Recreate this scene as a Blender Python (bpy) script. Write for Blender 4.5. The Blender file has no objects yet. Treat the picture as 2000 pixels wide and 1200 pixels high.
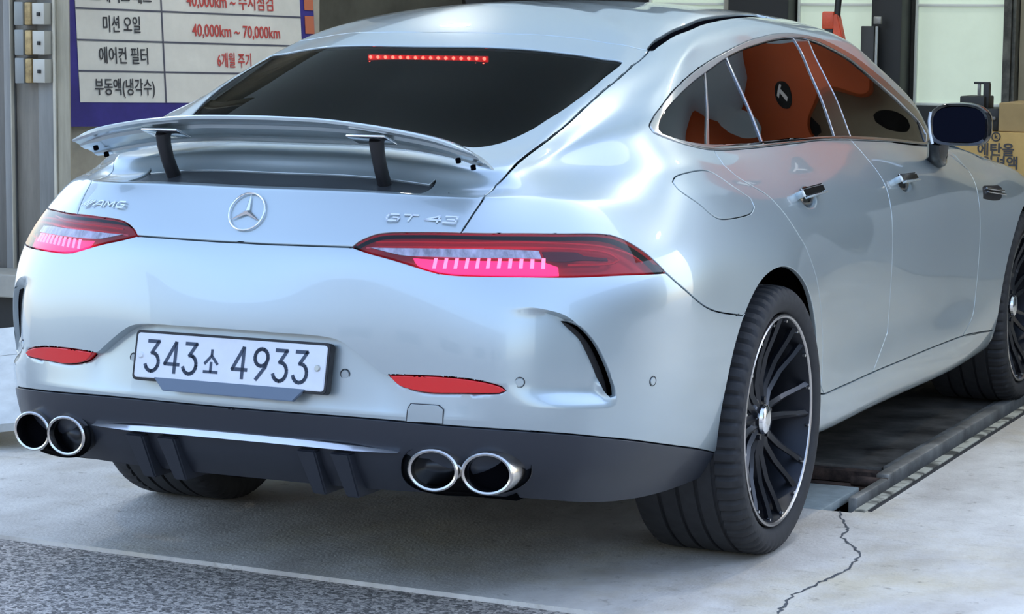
import bpy, bmesh, math, random
import numpy as np
from mathutils import Vector, Matrix, geometry
random.seed(7)
SC = bpy.context.scene
COL = SC.collection
PI = math.pi
# ---------------- camera, sky, lights, exposure ----------------
def make_camera():
    yaw, pitch, roll = .4295, .118, .0086
    f = Vector((-math.sin(yaw)*math.cos(pitch), math.cos(yaw)*math.cos(pitch), -math.sin(pitch)))
    r = Vector((math.cos(yaw), math.sin(yaw), 0)); u = r.cross(f)
    c, s = math.cos(roll), math.sin(roll)
    r2 = c*r+s*u; u2 = -s*r+c*u
    cd = bpy.data.cameras.new('camera'); o = bpy.data.objects.new('camera', cd); COL.objects.link(o)
    o.matrix_world = Matrix(((r2.x,u2.x,-f.x,2.9689),(r2.y,u2.y,-f.y,-6.0775),(r2.z,u2.z,-f.z,1.4103),(0,0,0,1)))
    cd.sensor_width = 36; cd.lens = 4713.6/2000*36; cd.clip_end = 300
    SC.camera = o
make_camera()
SC.view_settings.view_transform = 'Standard'; SC.view_settings.look = 'None'
SC.view_settings.gamma = 1; SC.view_settings.use_curve_mapping = False
SC.view_settings.exposure = 0.0
w = bpy.data.worlds.new('World'); SC.world = w; w.use_nodes = True
nt = w.node_tree; bg = nt.nodes['Background']
sky = nt.nodes.new('ShaderNodeTexSky'); sky.sky_type = 'NISHITA'; sky.sun_disc = False
sky.sun_elevation = math.radians(38); sky.sun_rotation = math.radians(20); sky.air_density = 1.0; sky.dust_density = 1.0; sky.ozone_density = 1.2
# hazy day: the sky is blue high up and whitens evenly towards the horizon
hz = nt.nodes.new('ShaderNodeMixRGB'); hz.inputs[2].default_value = (1.55,1.50,1.42,1)
tcw = nt.nodes.new('ShaderNodeTexCoord'); sx = nt.nodes.new('ShaderNodeSeparateXYZ'); mr = nt.nodes.new('ShaderNodeMapRange')
mr.inputs['From Min'].default_value = 0; mr.inputs['From Max'].default_value = .38; mr.inputs['To Min'].default_value = .85; mr.inputs['To Max'].default_value = .16
nt.links.new(tcw.outputs['Generated'], sx.inputs[0]); nt.links.new(sx.outputs['Z'], mr.inputs['Value']); nt.links.new(mr.outputs[0], hz.inputs[0])
nt.links.new(sky.outputs[0], hz.inputs[1]); nt.links.new(hz.outputs[0], bg.inputs[0]); bg.inputs[1].default_value = .78

# ---------------- helpers ----------------
def tag(o, label=None, cat=None, group=None, kind=None):
    if label: o['label'] = label
    if cat: o['category'] = cat
    if group: o['group'] = group
    if kind: o['kind'] = kind
    return o
def empty(name, loc=(0,0,0), label=None, cat=None, group=None):
    o = bpy.data.objects.new(name, None); COL.objects.link(o); o.location = loc; o.empty_display_size = .1
    return tag(o, label, cat, group)
def link(name, me, m=None, parent=None, loc=None):
    o = bpy.data.objects.new(name, me); COL.objects.link(o)
    if m is not None and len(me.materials) == 0: me.materials.append(m)
    if parent: o.parent = parent
    if loc: o.location = loc
    return o
def shade(me, ang=35):
    me.polygons.foreach_set('use_smooth', [True]*len(me.polygons)); me.set_sharp_from_angle(angle=math.radians(ang))
def from_bm(name, bm, m, parent=None, ang=35, smooth=True):
    me = bpy.data.meshes.new(name); bmesh.ops.recalc_face_normals(bm, faces=bm.faces); bm.to_mesh(me); bm.free()
    if smooth: shade(me, ang)
    return link(name, me, m, parent)
def mesh_py(name, V, F, m, parent=None, ang=35, smooth=True, recalc=False):
    me = bpy.data.meshes.new(name); me.from_pydata([tuple(map(float, v)) for v in V], [], [tuple(map(int, f)) for f in F]); me.update()
    if recalc:
        bm = bmesh.new(); bm.from_mesh(me); bmesh.ops.recalc_face_normals(bm, faces=bm.faces); bm.to_mesh(me); bm.free()
    if smooth: shade(me, ang)
    return link(name, me, m, parent)
def box(bm, x0, x1, y0, y1, z0, z1, bev=0, rot=None, piv=None):
    r = bmesh.ops.create_cube(bm, size=1); vs = r['verts']
    for v in vs: v.co = Vector(((x0+x1)/2+v.co.x*(x1-x0), (y0+y1)/2+v.co.y*(y1-y0), (z0+z1)/2+v.co.z*(z1-z0)))
    if bev > 0:
        es = list({e for v in vs for e in v.link_edges})
        g = bmesh.ops.bevel(bm, geom=es, offset=bev, segments=2, affect='EDGES', profile=.5); vs = list({v for f in g['faces'] for v in f.verts} | {v for v in vs if v.is_valid})
    if rot is not None:
        c = Vector(piv) if piv else Vector(((x0+x1)/2, (y0+y1)/2, (z0+z1)/2))
        for v in vs: v.co = c+rot@(v.co-c)
    return vs
def boxes(name, lst, m, parent=None, bev=.004):
    bm = bmesh.new()
    for b in lst: box(bm, *b, bev=bev)
    return from_bm(name, bm, m, parent, 30)
def tube(pts, r, seg=10, cap=True, closed=False, flat=None):
    """verts, faces of a tube along pts; r scalar or list; flat=(a,b) elliptical scale"""
    P = [Vector(p) for p in pts]; n = len(P); V = []; F = []
    R = r if hasattr(r, '__len__') else [r]*n
    up = None
    for i in range(n):
        t = (P[(i+1) % n]-P[i-1]) if closed else (P[min(i+1, n-1)]-P[max(i-1, 0)])
        t.normalize()
        if up is None: up = Vector((0,0,1)) if abs(t.z) < .9 else Vector((1,0,0))
        a = t.cross(up).normalized(); b = a.cross(t).normalized(); up = b
        fa, fb = flat if flat else (1, 1)
        for k in range(seg):
            q = 2*PI*k/seg; V.append(P[i]+R[i]*(fa*math.cos(q)*a+fb*math.sin(q)*b))
    m = n if closed else n-1
    for i in range(m):
        for k in range(seg):
            F.append((i*seg+k, i*seg+(k+1) % seg, ((i+1) % n)*seg+(k+1) % seg, ((i+1) % n)*seg+k))
    if cap and not closed: F.append(tuple(range(seg))[::-1]); F.append(tuple((n-1)*seg+k for k in range(seg)))
    return V, F
def tube_obj(name, pts, r, m, parent=None, **k):
    V, F = tube(pts, r, **k); return mesh_py(name, V, F, m, parent, recalc=True)
def lathe(prof, seg, axis='x'):
    """revolve (a, r) profile about x axis through origin"""
    V = []; F = []; n = len(prof)
    for k in range(seg):
        q = 2*PI*k/seg
        for a, r in prof: V.append((a, r*math.sin(q), r*math.cos(q)))
    for k in range(seg):
        for i in range(n-1): F.append((k*n+i, k*n+i+1, ((k+1) % seg)*n+i+1, ((k+1) % seg)*n+i))
    return V, F
def text_mesh(name, body, size, m, parent=None, extrude=.0006, shear=0, align='CENTER', sx=1.0, bold=0.0):
    cu = bpy.data.curves.new(name, 'FONT'); cu.body = body; cu.size = size; cu.extrude = extrude; cu.align_x = align; cu.align_y = 'CENTER'; cu.shear = shear; cu.resolution_u = 3; cu.offset = bold
    t = bpy.data.objects.new(name, cu); COL.objects.link(t)
    dg = bpy.context.evaluated_depsgraph_get(); me = bpy.data.meshes.new_from_object(t.evaluated_get(dg)); bpy.data.objects.remove(t); bpy.data.curves.remove(cu)
    me.name = name
    if sx != 1: me.transform(Matrix.Diagonal((sx,1,1,1)))
    me.materials.clear(); me.materials.append(m)
    return link(name, me, None, parent)
# ---------------- materials ----------------
def mat(name, col, rough=.5, metal=0, coat=0, emit=None, es=0, spec=.5, **k):
    m = bpy.data.materials.new(name); m.use_nodes = True; b = m.node_tree.nodes['Principled BSDF']
    b.inputs['Base Color'].default_value = (*col, 1); b.inputs['Roughness'].default_value = rough; b.inputs['Metallic'].default_value = metal
    b.inputs['Coat Weight'].default_value = coat; b.inputs['Coat Roughness'].default_value = k.get('cr', .03); b.inputs['Specular IOR Level'].default_value = spec
    if emit: b.inputs['Emission Color'].default_value = (*emit, 1); b.inputs['Emission Strength'].default_value = es
    return m
def noisy(m, scale=8, lo=.8, hi=1.15, bump=0, detail=6, rough=None, coord='Object', stretch=(1,1,1), c2=None, bscale=None, cr=(.35,.7)):
    nt = m.node_tree; N = nt.nodes; L = nt.links; b = N['Principled BSDF']
    tc = N.new('ShaderNodeTexCoord'); mp = N.new('ShaderNodeMapping'); mp.inputs['Scale'].default_value = stretch
    L.new(tc.outputs[coord], mp.inputs[0])
    n = N.new('ShaderNodeTexNoise'); n.inputs['Scale'].default_value = scale; n.inputs['Detail'].default_value = detail; n.inputs['Roughness'].default_value = .65
    L.new(mp.outputs[0], n.inputs['Vector'])
    base = b.inputs['Base Color'].default_value[:3]
    r = N.new('ShaderNodeValToRGB'); r.color_ramp.elements[0].position = cr[0]; r.color_ramp.elements[1].position = cr[1]
    r.color_ramp.elements[0].color = (*[c*lo for c in base], 1); r.color_ramp.elements[1].color = (*(c2 if c2 else [min(1, c*hi) for c in base]), 1)
    L.new(n.outputs['Fac'], r.inputs[0]); L.new(r.outputs[0], b.inputs['Base Color'])
    if bump:
        n2 = N.new('ShaderNodeTexNoise'); n2.inputs['Scale'].default_value = bscale or scale*6; n2.inputs['Detail'].default_value = 4
        L.new(mp.outputs[0], n2.inputs['Vector'])
        bp = N.new('ShaderNodeBump'); bp.inputs['Strength'].default_value = bump; bp.inputs['Distance'].default_value = .01
        L.new(n2.outputs['Fac'], bp.inputs['Height']); L.new(bp.outputs[0], b.inputs['Normal'])
    if rough:
        mr = N.new('ShaderNodeMapRange'); mr.inputs['To Min'].default_value = rough[0]; mr.inputs['To Max'].default_value = rough[1]
        L.new(n.outputs['Fac'], mr.inputs['Value']); L.new(mr.outputs[0], b.inputs['Roughness'])
    return m
def tinted(name, tint, fres=1.5, rough=.01, dark=None):
    """tinted see-through pane: coloured transparency under a clear gloss"""
    m = bpy.data.materials.new(name); m.use_nodes = True; nt = m.node_tree; N = nt.nodes; L = nt.links
    N.remove(N['Principled BSDF']); out = N['Material Output']
    tr = N.new('ShaderNodeBsdfTransparent'); tr.inputs[0].default_value = (*tint, 1)
    gl = N.new('ShaderNodeBsdfGlossy'); gl.inputs['Roughness'].default_value = rough; gl.inputs['Color'].default_value = (1,1,1,1)
    fr = N.new('ShaderNodeFresnel'); fr.inputs[0].default_value = fres
    mx = N.new('ShaderNodeMixShader'); L.new(fr.outputs[0], mx.inputs[0]); L.new(tr.outputs[0], mx.inputs[1]); L.new(gl.outputs[0], mx.inputs[2]); L.new(mx.outputs[0], out.inputs[0])
    return m
def paint_mat():
    m = mat('silver_paint', (.455,.528,.552), .36, .6, 1.0, cr=.02)
    nt = m.node_tree; N = nt.nodes; L = nt.links; b = N['Principled BSDF']
    tc = N.new('ShaderNodeTexCoord'); n = N.new('ShaderNodeTexNoise'); n.inputs['Scale'].default_value = 900; n.inputs['Detail'].default_value = 1
    L.new(tc.outputs['Object'], n.inputs['Vector']); r = N.new('ShaderNodeMapRange'); r.inputs['To Min'].default_value = .33; r.inputs['To Max'].default_value = .39
    L.new(n.outputs['Fac'], r.inputs['Value']); L.new(r.outputs[0], b.inputs['Roughness'])
    return m
PAINT = paint_mat()
BLACKP = mat('black_gloss', (.008,.008,.01), .12, 0, .6)
VALM = mat('dark_valance', (.022,.026,.036), .42, 0, .15)
RUB = noisy(mat('rubber', (.022,.022,.024), .75), 30, .8, 1.3)
PLAST = mat('black_plastic', (.012,.012,.014), .5)
LINER = mat('liner_black', (.003,.003,.004), 1.0, spec=0)
CHROME = mat('chrome', (.82,.83,.85), .12, 1)
SATIN = mat('satin_trim', (.6,.6,.6), .22, 1)
GLASSD = tinted('tinted_glass', (.03,.03,.035), 1.26)
GLASSR = tinted('rear_glass_tint', (.28,.25,.24), 1.10)
REDL = tinted('red_lens', (1.0,.42,.46), 1.45)
# ======================================================================
# CAR BODY SURFACE: a smooth loft of hand-set stations (right half), metres
# x right, y forward (0 = rear axle), z up (0 = ground)
# ======================================================================
COLS = [
 [(0,-1.085,0.3),(0,-1.165,0.39),(0,-1.195,0.488),(0,-1.205,0.58),(0,-1.205,0.68),(0,-1.185,0.78),(0,-1.155,0.87),(0,-1.12,0.94),(0,-1.088,1),(0,-1.078,1.009),(0,-0.957,1.0375),(0,-0.925,1.0765),(0,-0.72,1.128),(0,-0.42,1.25),(0,-0.13,1.367),(0,0.1,1.427),(0,0.35,1.461)],
 [(0.3,-1.08,0.3),(0.3,-1.15,0.39),(0.3,-1.178,0.488),(0.3,-1.185,0.58),(0.3,-1.185,0.68),(0.3,-1.17,0.78),(0.3,-1.147,0.87),(0.3,-1.105,0.94),(0.3,-1.06,0.9995),(0.3,-1.05,1.008),(0.3,-0.945,1.031),(0.3,-0.905,1.0725),(0.31,-0.71,1.125),(0.31,-0.42,1.24),(0.29,-0.11,1.357),(0.2,0.1,1.422),(0,0.38,1.463)],
 [(0.54,-1.04,0.3),(0.54,-1.115,0.385),(0.54,-1.14,0.485),(0.54,-1.14,0.58),(0.54,-1.135,0.68),(0.54,-1.115,0.78),(0.54,-1.08,0.87),(0.54,-1.035,0.935),(0.54,-0.975,0.992),(0.54,-0.965,1),(0.53,-0.89,1.011),(0.53,-0.857,1.058),(0.515,-0.68,1.11),(0.5,-0.4,1.21),(0.47,-0.07,1.327),(0.36,0.12,1.402),(0,0.42,1.466)],
 [(0.68,-0.965,0.29),(0.69,-1.045,0.38),(0.7,-1.065,0.48),(0.7,-1.068,0.58),(0.7,-1.06,0.68),(0.695,-1.03,0.78),(0.68,-0.985,0.87),(0.667,-0.93,0.935),(0.64,-0.88,0.99),(0.624,-0.865,1.003),(0.582,-0.83,1.035),(0.565,-0.79,1.065),(0.56,-0.63,1.121),(0.545,-0.37,1.217),(0.52,-0.04,1.327),(0.42,0.14,1.4),(0,0.46,1.469)],
 [(0.77,-0.86,0.27),(0.8,-0.93,0.375),(0.81,-0.945,0.475),(0.815,-0.945,0.57),(0.816,-0.94,0.67),(0.818,-0.91,0.77),(0.799,-0.87,0.86),(0.765,-0.83,0.93),(0.728,-0.79,0.985),(0.684,-0.77,1.005),(0.62,-0.72,1.04),(0.585,-0.69,1.068),(0.586,-0.57,1.116),(0.575,-0.33,1.216),(0.55,0,1.322),(0.45,0.17,1.395),(0,0.5,1.471)],
 [(0.83,-0.7,0.255),(0.875,-0.75,0.36),(0.892,-0.765,0.47),(0.9,-0.77,0.56),(0.904,-0.765,0.66),(0.914,-0.745,0.76),(0.892,-0.71,0.85),(0.849,-0.68,0.92),(0.8,-0.65,0.98),(0.75,-0.63,1.018),(0.673,-0.59,1.062),(0.635,-0.55,1.102),(0.62,-0.46,1.134),(0.61,-0.25,1.217),(0.57,0.05,1.327),(0.47,0.24,1.4),(0,0.55,1.469)],
 [(0.87,-0.42,0.25),(0.925,-0.42,0.35),(0.945,-0.42,0.46),(0.955,-0.42,0.55),(0.963,-0.42,0.66),(0.96,-0.42,0.76),(0.945,-0.42,0.84),(0.91,-0.42,0.92),(0.875,-0.42,0.985),(0.83,-0.41,1.045),(0.76,-0.4,1.1),(0.717,-0.36,1.14),(0.686,-0.27,1.174),(0.65,-0.08,1.249),(0.6,0.17,1.338),(0.49,0.35,1.41),(0,0.62,1.471)],
 [(0.88,0,0.25),(0.94,0,0.33),(0.965,0,0.44),(0.978,0,0.55),(0.985,0,0.66),(0.98,0,0.76),(0.96,0,0.84),(0.93,0,0.91),(0.89,0,0.98),(0.835,0,1.04),(0.785,0,1.085),(0.735,0.02,1.155),(0.69,0.08,1.226),(0.64,0.2,1.302),(0.59,0.36,1.368),(0.49,0.5,1.423),(0,0.75,1.474)],
 [(0.89,0.4,0.235),(0.935,0.4,0.27),(0.95,0.4,0.37),(0.95,0.4,0.5),(0.958,0.4,0.64),(0.962,0.4,0.76),(0.95,0.4,0.85),(0.925,0.4,0.92),(0.89,0.4,0.98),(0.84,0.4,1.04),(0.805,0.4,1.08),(0.75,0.42,1.17),(0.695,0.46,1.25),(0.63,0.54,1.335),(0.57,0.6,1.396),(0.46,0.68,1.442),(0,0.9,1.477)],
 [(0.89,0.9,0.23),(0.94,0.9,0.262),(0.95,0.9,0.36),(0.942,0.9,0.49),(0.948,0.9,0.63),(0.955,0.9,0.76),(0.947,0.9,0.85),(0.925,0.9,0.915),(0.89,0.9,0.97),(0.84,0.9,1.03),(0.808,0.9,1.068),(0.755,0.9,1.16),(0.69,0.9,1.265),(0.605,0.95,1.37),(0.54,0.97,1.421),(0.43,1,1.45),(0,1.08,1.476)],
 [(0.89,1.5,0.225),(0.94,1.5,0.257),(0.948,1.5,0.355),(0.942,1.5,0.48),(0.948,1.5,0.62),(0.952,1.5,0.745),(0.943,1.5,0.835),(0.922,1.5,0.9),(0.885,1.5,0.955),(0.84,1.5,1.005),(0.806,1.5,1.04),(0.755,1.5,1.13),(0.695,1.48,1.225),(0.62,1.45,1.345),(0.55,1.42,1.403),(0.43,1.37,1.438),(0,1.3,1.471)],
 [(0.89,2.1,0.22),(0.935,2.1,0.25),(0.945,2.1,0.35),(0.94,2.1,0.47),(0.945,2.1,0.6),(0.95,2.1,0.72),(0.945,2.1,0.81),(0.925,2.1,0.875),(0.885,2.1,0.925),(0.84,2.1,0.965),(0.8,2.12,0.995),(0.765,2.12,1.085),(0.725,2.08,1.165),(0.66,1.9,1.275),(0.6,1.75,1.358),(0.46,1.6,1.418),(0,1.5,1.455)],
 [(0.88,2.6,0.22),(0.93,2.6,0.27),(0.955,2.6,0.37),(0.965,2.6,0.48),(0.97,2.6,0.6),(0.968,2.6,0.7),(0.95,2.6,0.78),(0.925,2.58,0.84),(0.88,2.56,0.885),(0.82,2.52,0.955),(0.76,2.45,0.985),(0.71,2.35,1.045),(0.68,2.25,1.115),(0.62,2.05,1.225),(0.55,1.88,1.315),(0.42,1.75,1.385),(0,1.65,1.425)],
 [(0.88,3.1,0.22),(0.94,3.1,0.3),(0.96,3.1,0.4),(0.97,3.1,0.5),(0.975,3.1,0.6),(0.97,3.1,0.7),(0.95,3.1,0.79),(0.91,3.05,0.848),(0.86,3,0.885),(0.78,2.9,0.915),(0.7,2.75,0.945),(0.62,2.6,0.985),(0.58,2.45,1.04),(0.5,2.2,1.16),(0.42,2,1.27),(0.3,1.85,1.35),(0,1.8,1.39)],
 [(0.84,3.5,0.2),(0.88,3.5,0.28),(0.9,3.5,0.38),(0.905,3.5,0.47),(0.9,3.5,0.56),(0.89,3.5,0.64),(0.86,3.47,0.72),(0.81,3.4,0.773),(0.74,3.3,0.815),(0.66,3.15,0.85),(0.57,2.95,0.895),(0.48,2.75,0.945),(0.42,2.55,1.02),(0.35,2.28,1.15),(0.28,2.08,1.26),(0.2,1.97,1.32),(0,1.95,1.345)],
 [(0.66,3.72,0.19),(0.69,3.76,0.27),(0.7,3.77,0.37),(0.7,3.76,0.45),(0.69,3.73,0.53),(0.67,3.69,0.61),(0.63,3.63,0.69),(0.57,3.53,0.743),(0.5,3.4,0.79),(0.42,3.22,0.835),(0.35,3,0.89),(0.28,2.78,0.95),(0.24,2.58,1.02),(0.2,2.33,1.14),(0.16,2.15,1.24),(0.1,2.08,1.285),(0,2.06,1.297)],
 [(0,3.83,0.19),(0,3.87,0.27),(0,3.88,0.37),(0,3.87,0.45),(0,3.84,0.53),(0,3.79,0.61),(0,3.72,0.695),(0,3.62,0.748),(0,3.48,0.795),(0,3.3,0.84),(0,3.08,0.895),(0,2.83,0.955),(0,2.62,1.02),(0,2.4,1.12),(0,2.27,1.19),(0,2.2,1.225),(0,2.17,1.24)],
]
def spline_nat(t, P, tq):
    """natural cubic spline through rows P at t, evaluated at tq"""
    n = len(t); h = np.diff(t); A = np.zeros((n, n)); B = np.zeros((n,)+P.shape[1:])
    A[0,0] = A[-1,-1] = 1
    for i in range(1, n-1):
        A[i,i-1] = h[i-1]; A[i,i] = 2*(h[i-1]+h[i]); A[i,i+1] = h[i]
        B[i] = 6*((P[i+1]-P[i])/h[i]-(P[i]-P[i-1])/h[i-1])
    M = np.linalg.solve(A, B.reshape(n, -1)).reshape(B.shape)
    k = np.clip(np.searchsorted(t, tq, side='right')-1, 0, n-2)
    sh = (len(tq),)+(1,)*(P.ndim-1)
    a = ((t[k+1]-tq)).reshape(sh); b = ((tq-t[k])).reshape(sh); hk = h[k].reshape(sh)
    return M[k]*a**3/(6*hk)+M[k+1]*b**3/(6*hk)+(P[k]/hk-M[k]*hk/6)*a+(P[k+1]/hk-M[k+1]*hk/6)*b
def spline_loc(t, P, tq):
    """modified Akima (no overshoot next to creases)"""
    d = np.diff(P, axis=0)/np.diff(t).reshape(-1, *([1]*(P.ndim-1)))
    dd = np.concatenate([[2*d[0]-d[1]], d, [2*d[-1]-d[-2]]]); dd = np.concatenate([[2*dd[0]-dd[1]], dd, [2*dd[-1]-dd[-2]]])
    w1 = np.linalg.norm(dd[3:]-dd[2:-1], axis=-1)+.15*np.linalg.norm(dd[3:]+dd[2:-1], axis=-1)
    w2 = np.linalg.norm(dd[1:-2]-dd[:-3], axis=-1)+.15*np.linalg.norm(dd[1:-2]+dd[:-3], axis=-1)
    s = (w1[...,None]*dd[1:-2]+w2[...,None]*dd[2:-1])/(w1+w2+1e-9)[...,None]
    k = np.clip(np.searchsorted(t, tq, side='right')-1, 0, len(t)-2)
    h = (t[k+1]-t[k]); x = (tq-t[k])/h
    sh = (len(tq),)+(1,)*(P.ndim-1); x = x.reshape(sh); h = h.reshape(sh)
    return (2*x**3-3*x**2+1)*P[k]+(x**3-2*x**2+x)*h*s[k]+(-2*x**3+3*x**2)*P[k+1]+(x**3-x**2)*h*s[k+1]
NU, NV = 620, 320
def build_grid():
    P = np.array(COLS, float)                       # [col,row,3]
    # symmetric extension across x=0 at the rear (and front)
    mir = np.array([-1,1,1.])
    Pe = np.concatenate([P[2:0:-1]*mir, P, P[-2:-4:-1]*mir])
    rows = [2,4,6,9]
    seg = np.linalg.norm(np.diff(Pe[:,rows], axis=0), axis=2).mean(1)
    t = np.concatenate([[0], np.cumsum(seg)]); t -= t[2]
    L = t[-3]
    uq = np.linspace(0, L, NU)
    G = spline_nat(t, Pe, uq)                       # [NU,row,3]
    segv = np.linalg.norm(np.diff(P[:12], axis=1), axis=2).mean(0)
    tv = np.concatenate([[0], np.cumsum(segv)])
    vq = np.linspace(0, tv[-1], NV)
    S = spline_loc(tv, G.transpose(1,0,2), vq)      # [NV,NU,3]
    S = S.transpose(1,0,2).copy()
    S[:, -1, 0] = 0; S[0, :, 0] = 0; S[-1, :, 0] = 0
    return S, uq, vq, t[2:-2], tv
SG, UQ, VQ, UK, VK = build_grid()
UL, VL = UQ[-1], VQ[-1]
def _smooth(S):
    # light smoothing along v away from the crease rows
    vc = .5*(VK[8]+VK[9]); w = np.clip((np.abs(VQ-vc)-.03)/.05, 0, 1)[None,:]*np.ones((NU,1))
    lipu = np.clip((.75-UQ)/.2, 0, 1)[:,None]   # keep the tail-lid lip crisp behind the window
    w = w*(1-lipu*(1-np.clip((np.abs(VQ-VK[11])-.01)/.04, 0, 1)[None,:])); w = w[:,1:-1,None]
    for _ in range(14):
        S[:,1:-1] += .5*w*((S[:,:-2]+S[:,2:])/2-S[:,1:-1])
    for _ in range(6):
        S[1:-1] += .5*((S[:-2]+S[2:])/2-S[1:-1])
        S[0,:,1:] += .5*(S[1,:,1:]-S[0,:,1:])*.6
    # the roof skin: even out the station marks
    wr = np.clip((VQ-1.62)/.25, 0, 1)[None,:,None]*np.clip((4.6-UQ)/.4, 0, 1)[1:-1,None,None]
    for _ in range(220):
        S[1:-1] += .5*wr*((S[:-2]+S[2:])/2-S[1:-1]); S[0,:,1:] += (.5*wr[0]*(S[1,:,1:]-S[0,:,1:]))
        S[:,1:-1] += .12*np.pad(wr, ((1,1),(0,0),(0,0)), 'edge')[:,1:-1]*((S[:,:-2]+S[:,2:])/2-S[:,1:-1])
    return S
SG = _smooth(SG)
_du = np.gradient(SG, UQ, axis=0); _dv = np.gradient(SG, VQ, axis=1)
_dv[0,:,0]=0; _du[0,:,1:]=0
NG = np.cross(_du, _dv); NG[:, -1] = NG[:, -2]; NG[:,-1,0]=0
NG /= np.linalg.norm(NG, axis=2, keepdims=True)+1e-12
if NG[20,80,1] > 0: NG = -NG
def _bil(G, uv):
    uv = np.atleast_2d(uv); a = np.clip(uv[:,0]/UL*(NU-1), 0, NU-1.0001); b = np.clip(uv[:,1]/VL*(NV-1), 0, NV-1.0001)
    i = a.astype(int); j = b.astype(int); fa = (a-i)[:,None]; fb = (b-j)[:,None]
    return (G[i,j]*(1-fa)*(1-fb)+G[i+1,j]*fa*(1-fb)+G[i,j+1]*(1-fa)*fb+G[i+1,j+1]*fa*fb)
def _cub(G, uv):
    """bicubic (Catmull-Rom) sampling of a dense grid"""
    uv = np.atleast_2d(uv); a = np.clip(uv[:,0]/UL*(NU-1), 0, NU-1.0001); b = np.clip(uv[:,1]/VL*(NV-1), 0, NV-1.0001)
    i = a.astype(int); j = b.astype(int); fa = a-i; fb = b-j
    def wt(t): return np.stack([-.5*t+t*t-.5*t**3, 1-2.5*t*t+1.5*t**3, .5*t+2*t*t-1.5*t**3, -.5*t*t+.5*t**3])
    wa, wb = wt(fa), wt(fb); out = 0
    for p in range(4):
        ii = np.clip(i-1+p, 0, NU-1)
        for q in range(4):
            jj = np.clip(j-1+q, 0, NV-1)
            out = out+(wa[p]*wb[q])[:,None]*G[ii,jj]
    return out
def S_at(uv): return _cub(SG, uv)
def N_at(uv):
    n = _bil(NG, uv); return n/(np.linalg.norm(n, axis=1, keepdims=True)+1e-12)
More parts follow.
